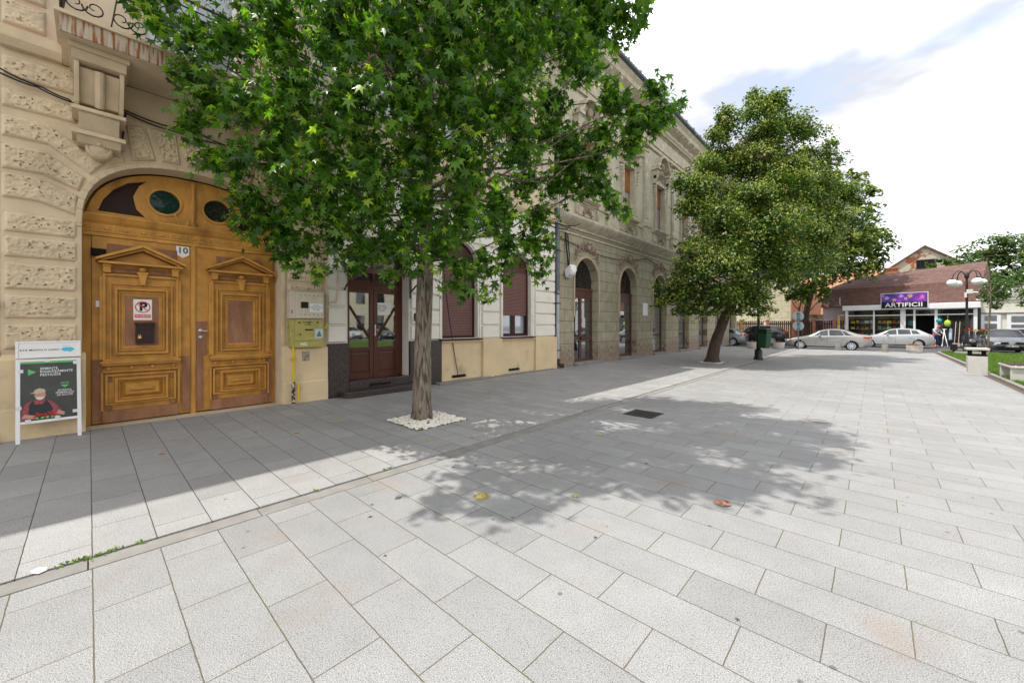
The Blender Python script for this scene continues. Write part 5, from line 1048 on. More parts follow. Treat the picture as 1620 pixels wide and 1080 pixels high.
# white concrete bin
CB = thing('litter_bin', 'white square concrete litter bin with raised lid at the lawn corner', 'litter bin', (11.33, 19.95, 0))
mb = MB(); mb.box(11.10, 11.52, 19.65, 20.07, .02, .60); mb.box(11.07, 11.55, 19.62, 20.10, .0, .02) ; mb.build('body', M['concrete'], CB, bevel=.012)
mb = MB(); mb.ring(19.66, 20.23, 11.04, 11.61, .60, .66, .05) if 0 else mb.box(11.115, 11.505, 19.665, 20.055, .60, .655); [mb.box(x_, x_+.06, y_, y_+.06, .655, .80) for x_ in (11.13, 11.43) for y_ in (19.68, 19.98)]; mb.build('frame', M['slot'], CB)
mb = MB(); mb.box(11.06, 11.56, 19.61, 20.11, .80, .87); mb.build('lid', M['concrete'], CB, bevel=.01)
# bench
BN = thing('bench', 'white concrete bench with dark slatted seat on the lawn edge', 'bench', (12.0, 18.4, 0))
for y0 in (17.75, 19.0):
    mb = MB(); mb.box(11.68, 12.14, y0, y0+.14, .0, .40); mb.build('leg', M['concrete'], BN, bevel=.012)
mb = MB(); mb.box(11.66, 12.16, 17.70, 19.20, .40, .455); mb.build('seat_slab', M['concrete'], BN, bevel=.01)
mb = MB(); [mb.box(11.68+.12*i, 11.76+.12*i, 17.8, 19.1, .455, .475) for i in range(4)]; mb.build('slats', M['slatw'], BN, bevel=.005)
# floodlight and slab
FL = thing('floodlight', 'small black floodlight on a stub in the lawn left of the globe lamp', 'floodlight', (12.1, 33.2, 0))
mb = MB(); mb.box(11.98, 12.25, 33.1, 33.25, .22, .56); mb.tube([(12.12, 33.2, 0), (12.12, 33.2, .3)], .05, 8); mb.build('case', M['black'], FL, bevel=.015); mb = MB(); mb.box(12.0, 12.23, 33.25, 33.255, .25, .53); mb.build('lens', M['glassd'], FL)
mb = MB(); mb.box(12.1, 13.3, 32.6, 33.5, .0, .13); tag(mb.build('concrete_slab', M['kerbc'], bevel=.02), 'low concrete slab at the foot of the globe lamp', 'slab')
# ground covers
t = thing('drain_grate', 'square black iron drain grate in the granite paving', 'grate', (5.78, 6.82, 0))
mb = MB(); mb.quad((5.50, 6.56, .0035), (6.04, 6.56, .0035), (6.04, 7.10, .0035), (5.50, 7.10, .0035)); mb.build('pit', M['slot'], t)
mb = MB(); mb.box(5.50, 5.53, 6.56, 7.10, .004, .010); mb.box(6.01, 6.04, 6.56, 7.10, .004, .010); mb.box(5.53, 6.01, 6.56, 6.59, .004, .010); mb.box(5.53, 6.01, 7.07, 7.10, .004, .010)
for i in range(1, 8): mb.box(5.53, 6.01, 6.57+.063*i, 6.585+.063*i, .004, .010)
for i in range(1, 6): mb.box(5.52+.083*i, 5.535+.083*i, 6.59, 7.07, .0045, .0095)
mb.build('bars', mat('worn_iron', (.055, .052, .05), .6, .3, 20), t)
for (x, y, c, lb, nm) in ((6.15, 2.50, (.34, .28, .10), 'round yellow painted valve cover in the paving', 'valve_cover'), (7.84, 3.88, (.30, .165, .115), 'round rusty orange valve cover in the paving', 'valve_cover')):
    mb = MB(); mb.lathe((x, y, .002), [(.072, 0), (.072, .006), (.06, .006), (.058, .003), (.036, .003), (.034, .006), (.016, .006), (.014, .004)], 28); tag(mb.build(nm, mat(nm+str(x), c, .7, .25, 30, col2=(c[0]*.4, c[1]*.4, c[2]*.4), c2s=22, c2t=(.5, .6))), lb, 'valve cover')
t = tag(MB().lathe((8.16, 8.31, .002), [(.15, 0), (.15, .005), (.13, .005), (.125, .003)], 24).build('manhole_cover', M['kerbc']), 'small grey round manhole cover in the tree shade', 'manhole cover')
mb = MB()
for x, y, r in ((5.6, 1.95, .03), (5.75, 1.6, .018), (5.55, 1.72, .014), (6.6, .1, .022), (6.35, 1.4, .012), (7.3, 2.6, .015), (6.9, 4.4, .02), (8.3, 2.4, .012), (5.35, 2.8, .02), (5.5, 3.0, .016), (6.1, 5.2, .02)):
    mb.add([(x+r*(1+.3*math.sin(k*2.3))*math.cos(k*.785), y+r*(1+.3*math.cos(k*3.1))*math.sin(k*.785), .003) for k in range(8)], [tuple(range(8))])
tag(mb.build('pavement_stains', M['stain']), kind='structure')
ym = mat('yellow_leaf', (.50, .42, .05), .6); om = mat('orange_leaf', (.45, .20, .05), .6)
for i, (x, y, m_, lb) in enumerate(((2.35, .62, om, 'orange fallen leaf on the sidewalk before the gate'), (2.1, 2.9, ym, 'yellow fallen leaf on the paving near the gas pipe'), (2.0, 1.7, ym, 'yellow fallen leaf in front of the right gate leaf'), (4.3, 3.2, ym, 'yellow fallen leaf between the channel and the pebble square'), (4.6, 3.75, ym, 'yellow green fallen leaf beside the stone channel'), (5.9, 5.1, ym, 'pale leaf lying on the shaded granite paving'), (2.55, 2.1, om, 'small orange leaf lying left of the pebble square'), (6.8, 3.1, ym, 'tiny yellow leaf by the lower edge of tree shade'))):
    mb = MB(); a0 = rnd.uniform(0, 6); mb.add([(x, y, .008)]+[(x+.045*(p[0]*math.cos(a0)-p[1]*math.sin(a0)), y+.045*(p[0]*math.sin(a0)+p[1]*math.cos(a0)), .006+.012*(k % 3 == 0)) for k, p in enumerate(STAR)], [(0, k+1, (k+1) % 12+1) for k in range(12)])
    tag(mb.build('fallen_leaf', m_), lb, 'leaf')
mb = MB(); mb.add([(4.865+.05*math.cos(k), -.22+.04*math.sin(k*1.1), .012) for k in range(6)], [tuple(range(6))]); tag(mb.build('paper_scrap', M['paper']), 'crumpled white paper scrap lying by the stone channel', 'litter')

# ------------------------------------------------------------ cars
def lerpp(tab, x):
    for (a, va), (b, vb) in zip(tab[:-1], tab[1:]):
        if x <= b: t = (x-a)/(b-a) if b > a else 0; t = max(0, t); return va+(vb-va)*t
    return tab[-1][1]
def car(name, label, paint, top, belt, Wd, wheels, wins, shield, back, tail, group=None, rimc='steel', grille=False, roofw=.74, plate=None, r=.315, lamp='halogen'):
    """local: x from nose (0) to tail (L), y across, z up"""
    T = thing(name, label, 'car', (0, 0, 0), group=group); Lc = top[-1][0]
    def sm(tab, x, w=.10): return sum(lerpp(tab, min(Lc, max(0, x+d*w))) for d in (-1, -.5, 0, .5, 1))/5
    def hw(x): u = 2*x/Lc-1; return Wd*(1-.20*abs(u)**5-.02*u*u)
    def ring(x):
        zt = sm(top, x, .06); zb = min(sm(belt, x, .06), zt-.035); w = hw(x); g = max(0, min(1, (zt-zb-.04)/.35)); rw = w*.90+(w*roofw-w*.90)*g
        lo = .20+.10*max(0, 1-x/.25)+.12*max(0, 1-(Lc-x)/.3)
        return [(0, lo), (w*.90, lo), (w*.985, lo+.07), (w*1.0, .46), (w*1.0, zb-.16), (w*.985, zb-.05), (w*.955, zb), (w*.955+(rw-w*.955)*.5*g if g else w*.94, zb+(zt-.05-zb)*.5), (rw, zt-.045 if g else zt-.02), (rw*.86, zt-.012), (rw*.45, zt+.004), (0, zt+.008)]
    xs = [0, .03, .09, .18, .3]+[.3+(Lc-.6)*i/34 for i in range(1, 34)]+[Lc-.3, Lc-.18, Lc-.09, Lc-.03, Lc]
    mb = MB(); vs = []; fs = []; rings = [ring(x) for x in xs]; nr = len(rings[0]); full = 2*nr-2
    for k, x in enumerate(xs):
        q = rings[k]; s = .93 if k in (0, len(xs)-1) else 1
        pts = [(a*s, z if s == 1 else z+(.5-z)*.05) for a, z in q]; loop = pts+[(-a, z) for a, z in pts[-2:0:-1]]
        vs += [(x, a, z) for a, z in loop]
    for k in range(len(xs)-1):
        for j in range(full): fs.append((k*full+j, k*full+(j+1) % full, (k+1)*full+(j+1) % full, (k+1)*full+j))
    fs.append(tuple(range(full))[::-1]); fs.append(tuple(range((len(xs)-1)*full, len(xs)*full))); mb.add(vs, fs)
    body = mb.build('body', paint, T, smooth=38)
    def side(x, z, off=.006):          # y of the body side at height z
        q = ring(x)
        for (a, za), (b, zb) in zip(q[2:9], q[3:10]):
            if za <= z <= zb: return a+(b-a)*(z-za)/(zb-za+1e-9)+off
        return q[8][0]+off
    for (xa, xb, za, zb_) in wins:     # side windows: x range bottom/top given as (x0b,x0t),(x1b,x1t)
        for s in (1, -1):
            w = MB(); n = 8; v = []
            for i in range(n+1):
                u = i/n; xlo = xa[0]+(xb[0]-xa[0])*u; xhi = xa[1]+(xb[1]-xa[1])*u
                for j in range(4):
                    tt = j/3; x = xlo+(xhi-xlo)*tt; zz0 = sm(belt, x, .06)+za; zz1 = sm(top, x, .06)-zb_; zz1 = max(zz1, zz0+.01); z = zz0+(zz1-zz0)*tt
                    v.append((x, s*side(x, z, .007), z))
            w.add(v, [(i*4+j, i*4+j+1, (i+1)*4+j+1, (i+1)*4+j)[::s] for i in range(n) for j in range(3)]); w.build('side_window', M['carglass'], T, smooth=60)
    for nm, (xa, xb, m0, m1) in (('windscreen', shield), ('rear_window', back)):
        w = MB(); n = 6; v = []
        for i in range(n+1):
            x = xa+(xb-xa)*i/n; q = ring(x); zt = sm(top, x, .06); dz = (sm(top, x+.05, .06)-sm(top, x-.05, .06))/.1; nx, nz = -dz/math.hypot(dz, 1), 1/math.hypot(dz, 1); rw = q[8][0]*.90
            for j in range(9): u = -1+2*j/8; v.append((x+nx*.012, rw*u, zt+.010-.035*abs(u)**3+nz*.010))
        w.add(v, [(i*9+j, (i+1)*9+j, (i+1)*9+j+1, i*9+j+1) for i in range(n) for j in range(8)]); w.build(nm, M['carglass'], T, smooth=60)
    tr = MB()
    for s in (1, -1):
        tr.cut()
        for x in (shield[0]+.42, (wheels[0]+wheels[1])/2+.12, wheels[1]-.22):
            tr.add([(x+dx, s*side(x, z, .004), z) for z in (.36, .5, .66, sm(belt, x)-.06) for dx in (-.006, .006)], [(2*i, 2*i+1, 2*i+3, 2*i+2)[::-s] for i in range(3)])
        tr.box(wheels[0]+.4, wheels[1]-.4, *sorted((s*(Wd-.03), s*(Wd+.004))), .205, .27)
    tr.build('seams', M['black'], T)
    for s in (1, -1):
        for x in ((wheels[0]+wheels[1])/2-.05, wheels[1]-.42): h = MB(); h.box(x-.1, x+.1, *sorted((s*side(x, .78, -.005), s*side(x, .78, .03))), .765, .795); h.build('door_handle', paint, T, bevel=.008)
        m_ = MB(); x = shield[0]+.62; y = side(x, sm(belt, x)+.03, 0); m_.ball((x, s*(y+.10), sm(belt, x)+.07), .09, 10, (.7, 1.15, .75)); m_.box(x-.03, x+.03, *sorted((s*(y-.02), s*(y+.06))), sm(belt, x)+.0, sm(belt, x)+.04); m_.build('mirror', paint, T, smooth=50)
        for wx in wheels:
            a = MB(); yy = hw(wx)
            a.add([(wx+(r+.055)*math.cos(k*math.pi/12), s*(yy+.004), r+(r+.055)*math.sin(k*math.pi/12)) for k in range(25) if 1][0:13]+[(wx-(r+.055), s*(yy+.004), .19), (wx+(r+.055), s*(yy+.004), .19)], [tuple(range(15))[::s]]); a.build('wheel_arch', M['slot'], T)
            wl = MB(); y0 = s*(yy-.18); y1 = s*(yy+.015); d = y1-y0
            wl.lathe((wx, y0, r), [(r*.70, 0), (r*.93, 0), (r, d*.12), (r, d*.85), (r*.95, d), (r*.70, d), (r*.66, d*.9), (0.01, d*.80)], 26, 'y'); wo = wl.build('wheel', M['black'], T, smooth=40)
            rm = MB(); rm.lathe((wx, y1-d*.12, r), [(r*.60, 0), (r*.69, 0), (r*.69, d*.11), (r*.62, d*.11)], 26, 'y', False); rm.lathe((wx, y1-d*.15, r), [(r*.17, 0), (r*.15, d*.15)], 12, 'y')
            for k in range(10): a2 = 2*math.pi*k/10; c, q = math.cos(a2), math.sin(a2); c2, q2 = -q*.02, c*.02; rm.add([(wx+c*r*.1-c2, y1-d*.02, r+q*r*.1-q2), (wx+c*r*.1+c2, y1-d*.02, r+q*r*.1+q2), (wx+c*r*.66+c2*1.5, y1-d*.03, r+q*r*.66+q2*1.5), (wx+c*r*.66-c2*1.5, y1-d*.03, r+q*r*.66-q2*1.5)], [(0, 1, 2, 3)])
            rm.build('rim', M[rimc], wo)
        (hx0, hx1, hz0, hz1) = (.04, .42, .60, .74); q = MB(); v = []
        for i in range(7):
            x = hx0+(hx1-hx0)*i/6; zc = min(sm(top, x)-.05, hz1+.0); zl = hz0+(.07*i/6)
            v += [(x, s*side(x, zl, .006), zl), (x, s*side(x, zc, .006), zc)]
        q.add(v, [(2*i, 2*i+2, 2*i+3, 2*i+1)[::s] for i in range(6)]); z0 = hz0; q.add([(-.012, s*hw(0)*.93*.98, z0), (-.012, s*hw(0)*.93*.50, z0+.01), (-.008, s*hw(0)*.93*.50, hz1-.02), (-.008, s*hw(0)*.93*.96, hz1-.01)], [(0, 1, 2, 3)[::-s]]); q.box(-.010, .05, *sorted((s*hw(0)*.5, s*hw(0)*.90)), z0+.005, hz1-.025)
        q.build('headlight', M['clear'] if 0 else mat_head, T, smooth=40)
        (tx, tz0, tz1) = tail; tx += .08; q = MB(); v = []
        for i in range(6):
            x = tx+(Lc-.01-tx)*i/5; c0 = tz0+(1-i/5)*(tz1-tz0)*.35; v += [(x, s*side(x, c0, .008), c0), (x, s*side(x, tz1, .008), tz1)]
        q.add(v, [(2*i, 2*i+2, 2*i+3, 2*i+1)[::s] for i in range(5)]); q.box(Lc-.03, Lc+.012, *sorted((s*hw(Lc)*.52, s*hw(Lc)*.93)), tz0, tz1); q.build('tail_light', M['redm'], T, smooth=40)
    f = MB()
    if grille: f.box(-.014, .03, -.42, -.13, .60, .70); f.cut(); f.box(-.014, .03, .13, .42, .60, .70); f.cut(); f.box(-.014, .03, -.55, .55, .30, .38); f.cut(); f.box(-.012, .03, -.26, .26, .42, .55)
    else: f.box(-.014, .03, -.5, .5, .36, .50)
    f.cut(); f.box(Lc-.03, Lc+.012, -.26, .26, .62, .74); f.build('grille', M['black'], T)
    if plate:
        p = MB(); p.box(-.022, -.013, -.25, .25, .43, .54); pl_ = p.build('number_plate', M['paper'], T)
        text(plate, .10, M['ink'], 'lettering', pl_, (-.0235, 0, .485), Matrix(((0, 0, -1), (-1, 0, 0), (0, 1, 0))), .003)
        e = MB(); n = 20
        for i in range(n):
            a, b = 2*math.pi*i/n, 2*math.pi*(i+1)/n; e.quad(*[(-.030, rr*math.cos(t), .665+rr*math.sin(t)) for rr, t in ((.075, a), (.075, b), (.060, b), (.060, a))])
        def bar(p, q_): 
            p = Vector((-.031, *p)); q2 = Vector((-.031, *q_)); n_ = (q2-p).cross(Vector((1, 0, 0))).normalized()*.007; e.quad(p-n_, p+n_, q2+n_, q2-n_)
        for s in (1, -1): bar((s*.022, .725), (0, .675)); bar((s*.05, .705), (s*.024, .612)); bar((s*.024, .612), (0, .660))
        e.build('emblem', M['steel'], T)
    return T
mat_head = glass_mat('headlamp_glass', (.35, .38, .40), .3)
def paint(name, c, metal=.35): return mat(name, c, .3, .02, 3, metal=metal, spec=.5, coat=.6)
silver = paint('beige_silver_paint', (.36, .355, .345), .5); whitep = paint('silver_white_paint', (.50, .51, .52), .3); blackp = paint('black_paint', (.010, .011, .014), .2); greyp = paint('dark_grey_paint', (.09, .095, .105), .5); silver2 = paint('silver_paint', (.28, .29, .30), .5)
sedan_top = [(0, .58), (.05, .66), (.5, .80), (1.15, .93), (1.35, .98), (2.05, 1.36), (2.45, 1.44), (2.9, 1.44), (3.3, 1.38), (4.05, 1.08), (4.4, 1.05), (4.6, .98), (4.63, .70)]
sedan_belt = [(0, .55), (1.2, .86), (1.5, .92), (4.0, .98), (4.63, .95)]
cA = car('parked_car', 'long beige silver sedan parked side-on before the brown fence, nose to the left', silver, sedan_top, sedan_belt, .89, (.93, 3.65), [((1.42, 1.98), (2.45, 2.42), .04, .075), ((2.52, 2.50), (3.30, 3.12), .04, .075), ((3.34, 3.16), (3.80, 3.36), .04, .09)], (1.38, 2.05, 0, 0), (3.36, 4.0, 0, 0), (4.15, .80, .93), group='cars parked along the street')
cA.location = (4.07, 34.85, -.06)
hatch_top = [(0, .55), (.04, .66), (.4, .80), (.95, .93), (1.15, .98), (1.95, 1.40), (2.4, 1.46), (3.0, 1.44), (3.5, 1.36), (4.0, 1.05), (4.22, .95), (4.25, .6)]
hatch_belt = [(0, .52), (1.0, .86), (1.3, .92), (3.6, 1.02), (4.25, .92)]
hw_ = [((1.25, 1.85), (2.30, 2.28), .04, .075), ((2.38, 2.36), (3.05, 3.0), .04, .08), ((3.12, 3.07), (3.55, 3.35), .04, .10)]
cB = car('parked_car', 'light silver white hatchback parked in front of the glass shop', whitep, hatch_top, hatch_belt, .88, (.80, 3.42), hw_, (1.18, 1.95, 0, 0), (3.52, 4.0, 0, 0), (3.9, .84, .98), group='cars parked along the street')
cB.location = (7.75, 42.0, -.06)
suv_top = [(0, .70), (.05, .85), (.5, 1.0), (1.15, 1.10), (1.35, 1.15), (2.0, 1.60), (2.5, 1.70), (3.6, 1.68), (4.1, 1.60), (4.5, 1.20), (4.68, 1.05), (4.70, .6)]
suv_belt = [(0, .66), (1.2, 1.02), (1.5, 1.08), (4.2, 1.18), (4.7, 1.08)]
cC = car('parked_car', 'black sport utility car parked behind the green litter bin', blackp, suv_top, suv_belt, .95, (.95, 3.75), [((1.45, 2.0), (2.45, 2.42), .04, .09), ((2.52, 2.5), (3.30, 3.3), .04, .09), ((3.38, 3.37), (4.12, 3.95), .04, .11)], (1.38, 2.0, 0, 0), (4.08, 4.48, 0, 0), (4.35, 1.0, 1.14), group='cars parked along the street', r=.37)
cC.location = (-1.35, 40.6, -.06)
cE = car('parked_car', 'silver estate car with only its tail showing past the olive house corner', silver2, [(a, b+.02) for a, b in hatch_top], hatch_belt, .88, (.80, 3.42), hw_, (1.18, 1.95, 0, 0), (3.52, 4.0, 0, 0), (3.9, .84, .98), group='cars parked along the street')
cE.location = (-3.30, 37.5, -.06)
cD = car('parked_car', 'dark grey car facing the camera behind the lawn at the right edge', greyp, [(a*1.05, b-.01) for a, b in hatch_top], [(a*1.05, b-.01) for a, b in hatch_belt], .87, (.85, 3.5), [((1.31, 1.94), (2.41, 2.39), .04, .075), ((2.5, 2.48), (3.2, 3.15), .04, .08), ((3.27, 3.22), (3.72, 3.51), .04, .10)], (1.24, 2.05, 0, 0), (3.70, 4.2, 0, 0), (4.1, .84, .98), group='cars parked along the street', grille=True, plate='HD 08 CWG')
cD.location = (14.65, 36.1, -.06); cD.rotation_euler = (0, 0, R(90))
cF = dup(cC, label='black car almost hidden behind the dark grey car at the right', loc=(14.4, 42.6, -.06), rz=R(90)); cF.scale = (.92, .92, .85)

# ------------------------------------------------------------ the fireworks shop
SH = thing('shop', 'white glazed fireworks shop with sign and tall brown shingle mansard roof', 'building', (6.94, 45.9, 0), R(-12))
c_, s_ = math.cos(R(-12)), math.sin(R(-12))
def sw(x, y, z=0): return (6.94+x*c_-y*s_, 45.9+x*s_+y*c_, z)
def put(o): return o
SM = Matrix.Translation((6.94, 45.9, 0)) @ Matrix.Rotation(R(-12), 4, 'Z')
def sb(mb, name, m, parent=SH, **k): mb.xf(SM); return mb.build(name, m, parent, **k)
Wd_ = 7.6
mb = MB(); mb.box(-.15, Wd_+.15, -.35, .3, 2.92, 3.30); mb.prism([(-.35, 3.30), (.9, 3.40), (.9, 3.30)], -.15, Wd_+.15, 'x') if 0 else mb.box(-.15, Wd_+.15, -.30, .9, 3.30, 3.34); x = -.1
while x < Wd_+.1: mb.box(x, x+.02, -.362, -.35, 2.94, 3.29); x += .35
sb(mb, 'canopy', M['upvc'], bevel=.01)
mb = MB()
posts = [0, 2.30, 3.2, 3.42, 4.55, 4.80, 6.9, Wd_-.18]
for x in (0, Wd_-.18): mb.box(x, x+.18, -.12, .06, 0, 2.92)
for x, w in ((1.85, .10), (4.28-.75, .30), (4.28, .12), (5.45, .16)): mb.box(x, x+w, -.1, .04, 0, 2.92)
mb.box(.18, 1.85, -.09, .03, 2.42, 2.50); mb.box(1.95, 3.53, -.09, .03, 2.42, 2.50); mb.box(3.83, 4.28, -.09, .03, 2.42, 2.50); mb.box(4.40, Wd_-.18, -.09, .03, 2.42, 2.50)
for a, b in ((.18, 1.85), (1.95, 3.53), (3.83, 4.28)): mb.box(a, b, -.09, .03, 0, .55); mb.box(a, b, -.09, .03, 1.0, 1.05) if 0 else None
mb.box(4.40, Wd_-.18, -.06, .03, 2.86, 2.92)
sb(mb, 'glazing_frame', M['upvc'], bevel=.006)
for a, b, z0, z1 in ((.18, 1.85, .55, 2.42), (1.95, 3.53, .55, 2.42), (3.83, 4.28, .55, 2.42), (.18, 1.85, 2.5, 2.92), (1.95, 3.53, 2.5, 2.92), (3.83, 4.28, 2.5, 2.92), (4.40, Wd_-.18, 2.5, 2.86), (5.61, Wd_-.18, .1, 2.42)):
    q = MB(); q.quad((a, -.03, z0), (b, -.03, z0), (b, -.03, z1), (a, -.03, z1)); sb(q, 'shop_window', M['clear'] if a < 4.3 else M['glassd'])
mb = MB(); mb.box(-2.0, -.02, 1.1, 5, 0, 3.35); sb(mb, 'side_wall', M['pink'])
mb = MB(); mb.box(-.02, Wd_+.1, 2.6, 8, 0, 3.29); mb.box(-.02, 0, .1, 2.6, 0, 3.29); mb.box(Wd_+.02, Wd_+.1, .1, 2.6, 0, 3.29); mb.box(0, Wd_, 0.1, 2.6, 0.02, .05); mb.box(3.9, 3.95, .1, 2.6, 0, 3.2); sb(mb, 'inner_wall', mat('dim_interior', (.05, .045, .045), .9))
# mansard roof
def rp_(pts, f): q = MB(); q.add(pts, f); return q
mb = MB(); E0, E1 = -2.05, Wd_+.12
a = [(E0, .75, 3.36), (E1, .75, 3.36), (E1, 1.35, 5.05), (E0+.15, 1.35, 4.95), (E0+1.6, 4.6, 6.2), (E1, 4.6, 6.75), (E0, 9, 3.36), (E1, 9, 3.36), (E1, 7.8, 5.05), (E0+.15, 7.8, 4.95)]
mb.add(a, [(0, 1, 2, 3), (3, 2, 5, 4), (9, 4, 5, 8), (6, 9, 8, 7), (0, 3, 9, 6), (3, 4, 9), (1, 7, 8, 2), (2, 8, 5)]); mb.add([(E0, .75, 3.28), (E1, .75, 3.28), (E1, .75, 3.36), (E0, .75, 3.36), (E0, 9, 3.28), (E1, 9, 3.28)], [(0, 1, 2, 3), (0, 4, 5, 1)])
o = mb.xf(Matrix()).build('roof', M['shingle'], None); o.parent = SH; o.matrix_parent_inverse = Matrix()
mb = MB(); mb.tube([(-.6, .72, 3.4), (-.6, .70, 4.15)], .03, 6); sb(mb, 'antenna', M['creamw'])
# sign board
SB = thing('shop_sign', 'fireworks sign reading ARTIFICII above the shop canopy', 'sign', sw(3.2, .2, 3.0)[:3], R(-12))
def ss(mb, name, m): mb.xf(SM); return mb.build(name, m, SB)
a0, a1, z0, z1 = 2.45, 5.12, 3.02, 4.22
mb = MB(); mb.box(a0-.04, a1+.04, -.44, -.36, z0-.04, z1+.04); ss(mb, 'border', M['upvc']); mb = MB(); mb.box(a0, a1, -.45, -.44, z0, z1); ss(mb, 'panel', mat('night_blue_print', (.012, .012, .025), .4))
mb = MB(); mb.box(a0, a1, -.4535, -.4505, z0+.50, z1); ss(mb, 'night_sky_print', mat('purple_print', (.07, .05, .30), .5, .5, 3, col2=(.30, .05, .42), c2s=1.6, c2t=(.42, .6)))
bursts = [((a0+.35, z1-.35), .26, (.55, .65, 1)), ((a0+.78, z1-.52), .2, (1, .7, .45)), ((a0+1.2, z1-.22), .24, (.6, .35, 1)), ((a0+1.72, z1-.24), .30, (1, .5, .15)), ((a1-.28, z1-.36), .30, (1, .25, .7)), ((a0+1.45, z1-.45), .18, (.9, .3, .8)), ((a0+.1, z1-.15), .15, (.3, .4, 1))]
for i, ((bx, bz), br_, c) in enumerate(bursts):
    q = MB(); gg = random.Random(i)
    for k in range(26): a = 6.283*k/26; r2 = br_*gg.uniform(.6, 1); n_ = (-math.sin(a)*.010, math.cos(a)*.010); e_ = (bx+r2*math.cos(a), min(bz+r2*math.sin(a), z1-.01)); q.add([(bx+n_[0]+.03*math.cos(a), -.455, bz+n_[1]+.03*math.sin(a)), (bx-n_[0]+.03*math.cos(a), -.455, bz-n_[1]+.03*math.sin(a)), (min(e_[0], a1-.01), -.455, e_[1])], [(0, 1, 2)])
    ss(q, 'printed_burst', mat('burst_print%d' % i, tuple(min(.9, v) for v in c), .5))
Rm = Matrix.Rotation(R(-12), 3, 'Z')
text('ARTIFICII', .47, M['paper'], 'lettering', SB, sw(3.78, -.462, 3.27), Rm @ FACEmY, .010, sx=1.08)
# shelves and goods inside
sh = MB(); shelves = [(.22, 1.8), (2.0, 3.5)]
for a, b in shelves:
    for z in (.75, 1.28, 1.80, 2.25): sh.box(a, b, .35, .75, z, z+.03)
ylw = mat('yellow_shelf', (.55, .45, .08), .6)
sb(sh, 'shelf', ylw)
COLS = {'yellow': (.80, .62, .02), 'red': (.65, .04, .02), 'orange': (.80, .22, .02), 'blue': (.04, .16, .55), 'turquoise': (.03, .32, .36), 'white': (.75, .75, .75), 'lime': (.45, .62, .08), 'pink': (.7, .15, .35)}
GM = {k: mat(k+'_plastic', v, .4) for k, v in COLS.items()}
gg = random.Random(4); pos = [('leftmost', 0), ('second', 1), ('third', 2), ('fourth', 3), ('fifth', 4)]; kinds = [('plastic_tub', 'tub'), ('toy_box', 'box'), ('toy_ball', 'ball')]
rows = (('bottom', .78), ('middle', 1.31), ('upper', 1.83))
plan = {('upper', 0): ['yellow', 'yellow', 'blue', 'white', 'white'], ('middle', 0): ['yellow', 'turquoise', 'red', 'orange', 'red'], ('bottom', 0): ['blue', 'white', 'red', 'turquoise', 'orange'], ('upper', 1): ['yellow', 'orange', 'yellow', 'red', 'yellow'], ('middle', 1): ['turquoise', 'turquoise', 'lime', 'red', 'white'], ('bottom', 1): ['blue', 'pink', 'orange', 'white', 'lime']}
for (rw_, z) in rows:
    for si, (a, b) in enumerate(shelves):
        for k in range(5):
            x = a+(b-a)*(k+.5)/5; c = plan[(rw_, si)][k]; knd = kinds[(k+si+(z > 1.3)) % 3]; mb = MB(); r = gg.uniform(.09, .14)
            if knd[1] == 'ball': mb.ball((x, .5, z+r), r, 12)
            elif knd[1] == 'tub': mb.lathe((x, .5, z), [(r*.8, 0), (r, r*1.4), (r*1.1, r*1.4), (r*.9, r*1.35)], 14)
            else: mb.box(x-r, x+r, .40, .60, z, z+r*1.5); mb.box(x-r*.9, x+r*.9, .395, .40, z+.02, z+r*.7)
            mb.xf(SM); tag(mb.build(knd[0], GM[c]), '%s %s, %s item of the %s shelf behind the %s shop pane' % (c, knd[1], pos[k][0], rw_, 'left' if si == 0 else 'middle'), knd[1], 'goods on the shop shelves')
mb = MB(); mb.box(3.86, 4.25, .3, .5, 1.62, 2.02); mb.box(3.9, 4.2, .29, .3, 1.66, 1.9); mb.xf(SM); tag(mb.build('toy_box', GM['turquoise']), 'turquoise box behind the narrow pane left of the open shop door', 'box')
# goods outside
def out(name, label, cat, fn, m, group=None):
    q = MB(); fn(q); q.xf(SM); return tag(q.build(name, m, smooth=45), label, cat, group)
out('beach_ball', 'teal round ball hanging at the shop entrance above the customer', 'ball', lambda q: (q.ball((5.72, -.35, 1.98), .17, 14), q.tube([(5.72, -.35, 2.15), (5.72, -.2, 2.5)], .006, 4)), GM['turquoise'])
out('kids_backpack', 'lime yellow hard backpack hanging beside the teal ball', 'backpack', lambda q: (q.ball((6.16, -.38, 1.78), .24, 14, (.75, .5, 1.05)), q.tube([(6.16, -.3, 2.0), (6.16, -.2, 2.5)], .008, 4)), GM['lime'])
out('plastic_jug', 'orange plastic jug on the ground at the customer feet', 'jug', lambda q: (q.lathe((5.45, -.75, .03), [(.12, 0), (.14, .1), (.14, .35), (.05, .42), (.05, .48)], 14), q.tube([(5.45+.12, -.75, .18), (5.45+.2, -.75, .28), (5.45+.1, -.75, .4)], .015, 6)), GM['orange'])
for x, lb in ((6.55, 'left'), (6.75, 'right')): out('wooden_broom', 'pale broom leaning with handle up, %s of the pair beside the lamp post' % lb, 'broom', lambda q, x=x: (q.tube([(x, -.7, .3), (x+.02, -.15, 1.9)], .018, 6), q.box(x-.10, x+.10, -.78, -.70, .05, .30)), mat('pale_handle', (.55, .42, .38), .6))
out('garden_table', 'white folded trestle leaning right of the customer', 'trestle', lambda q: (q.tube([(5.95, -.3, 1.35), (6.25, -1.0, .03)], .025, 6), q.tube([(6.0, -.3, 1.35), (5.95, -1.0, .03)], .025, 6), q.box(5.9, 6.1, -.35, -.25, 1.3, 1.36)), M['upvc'])
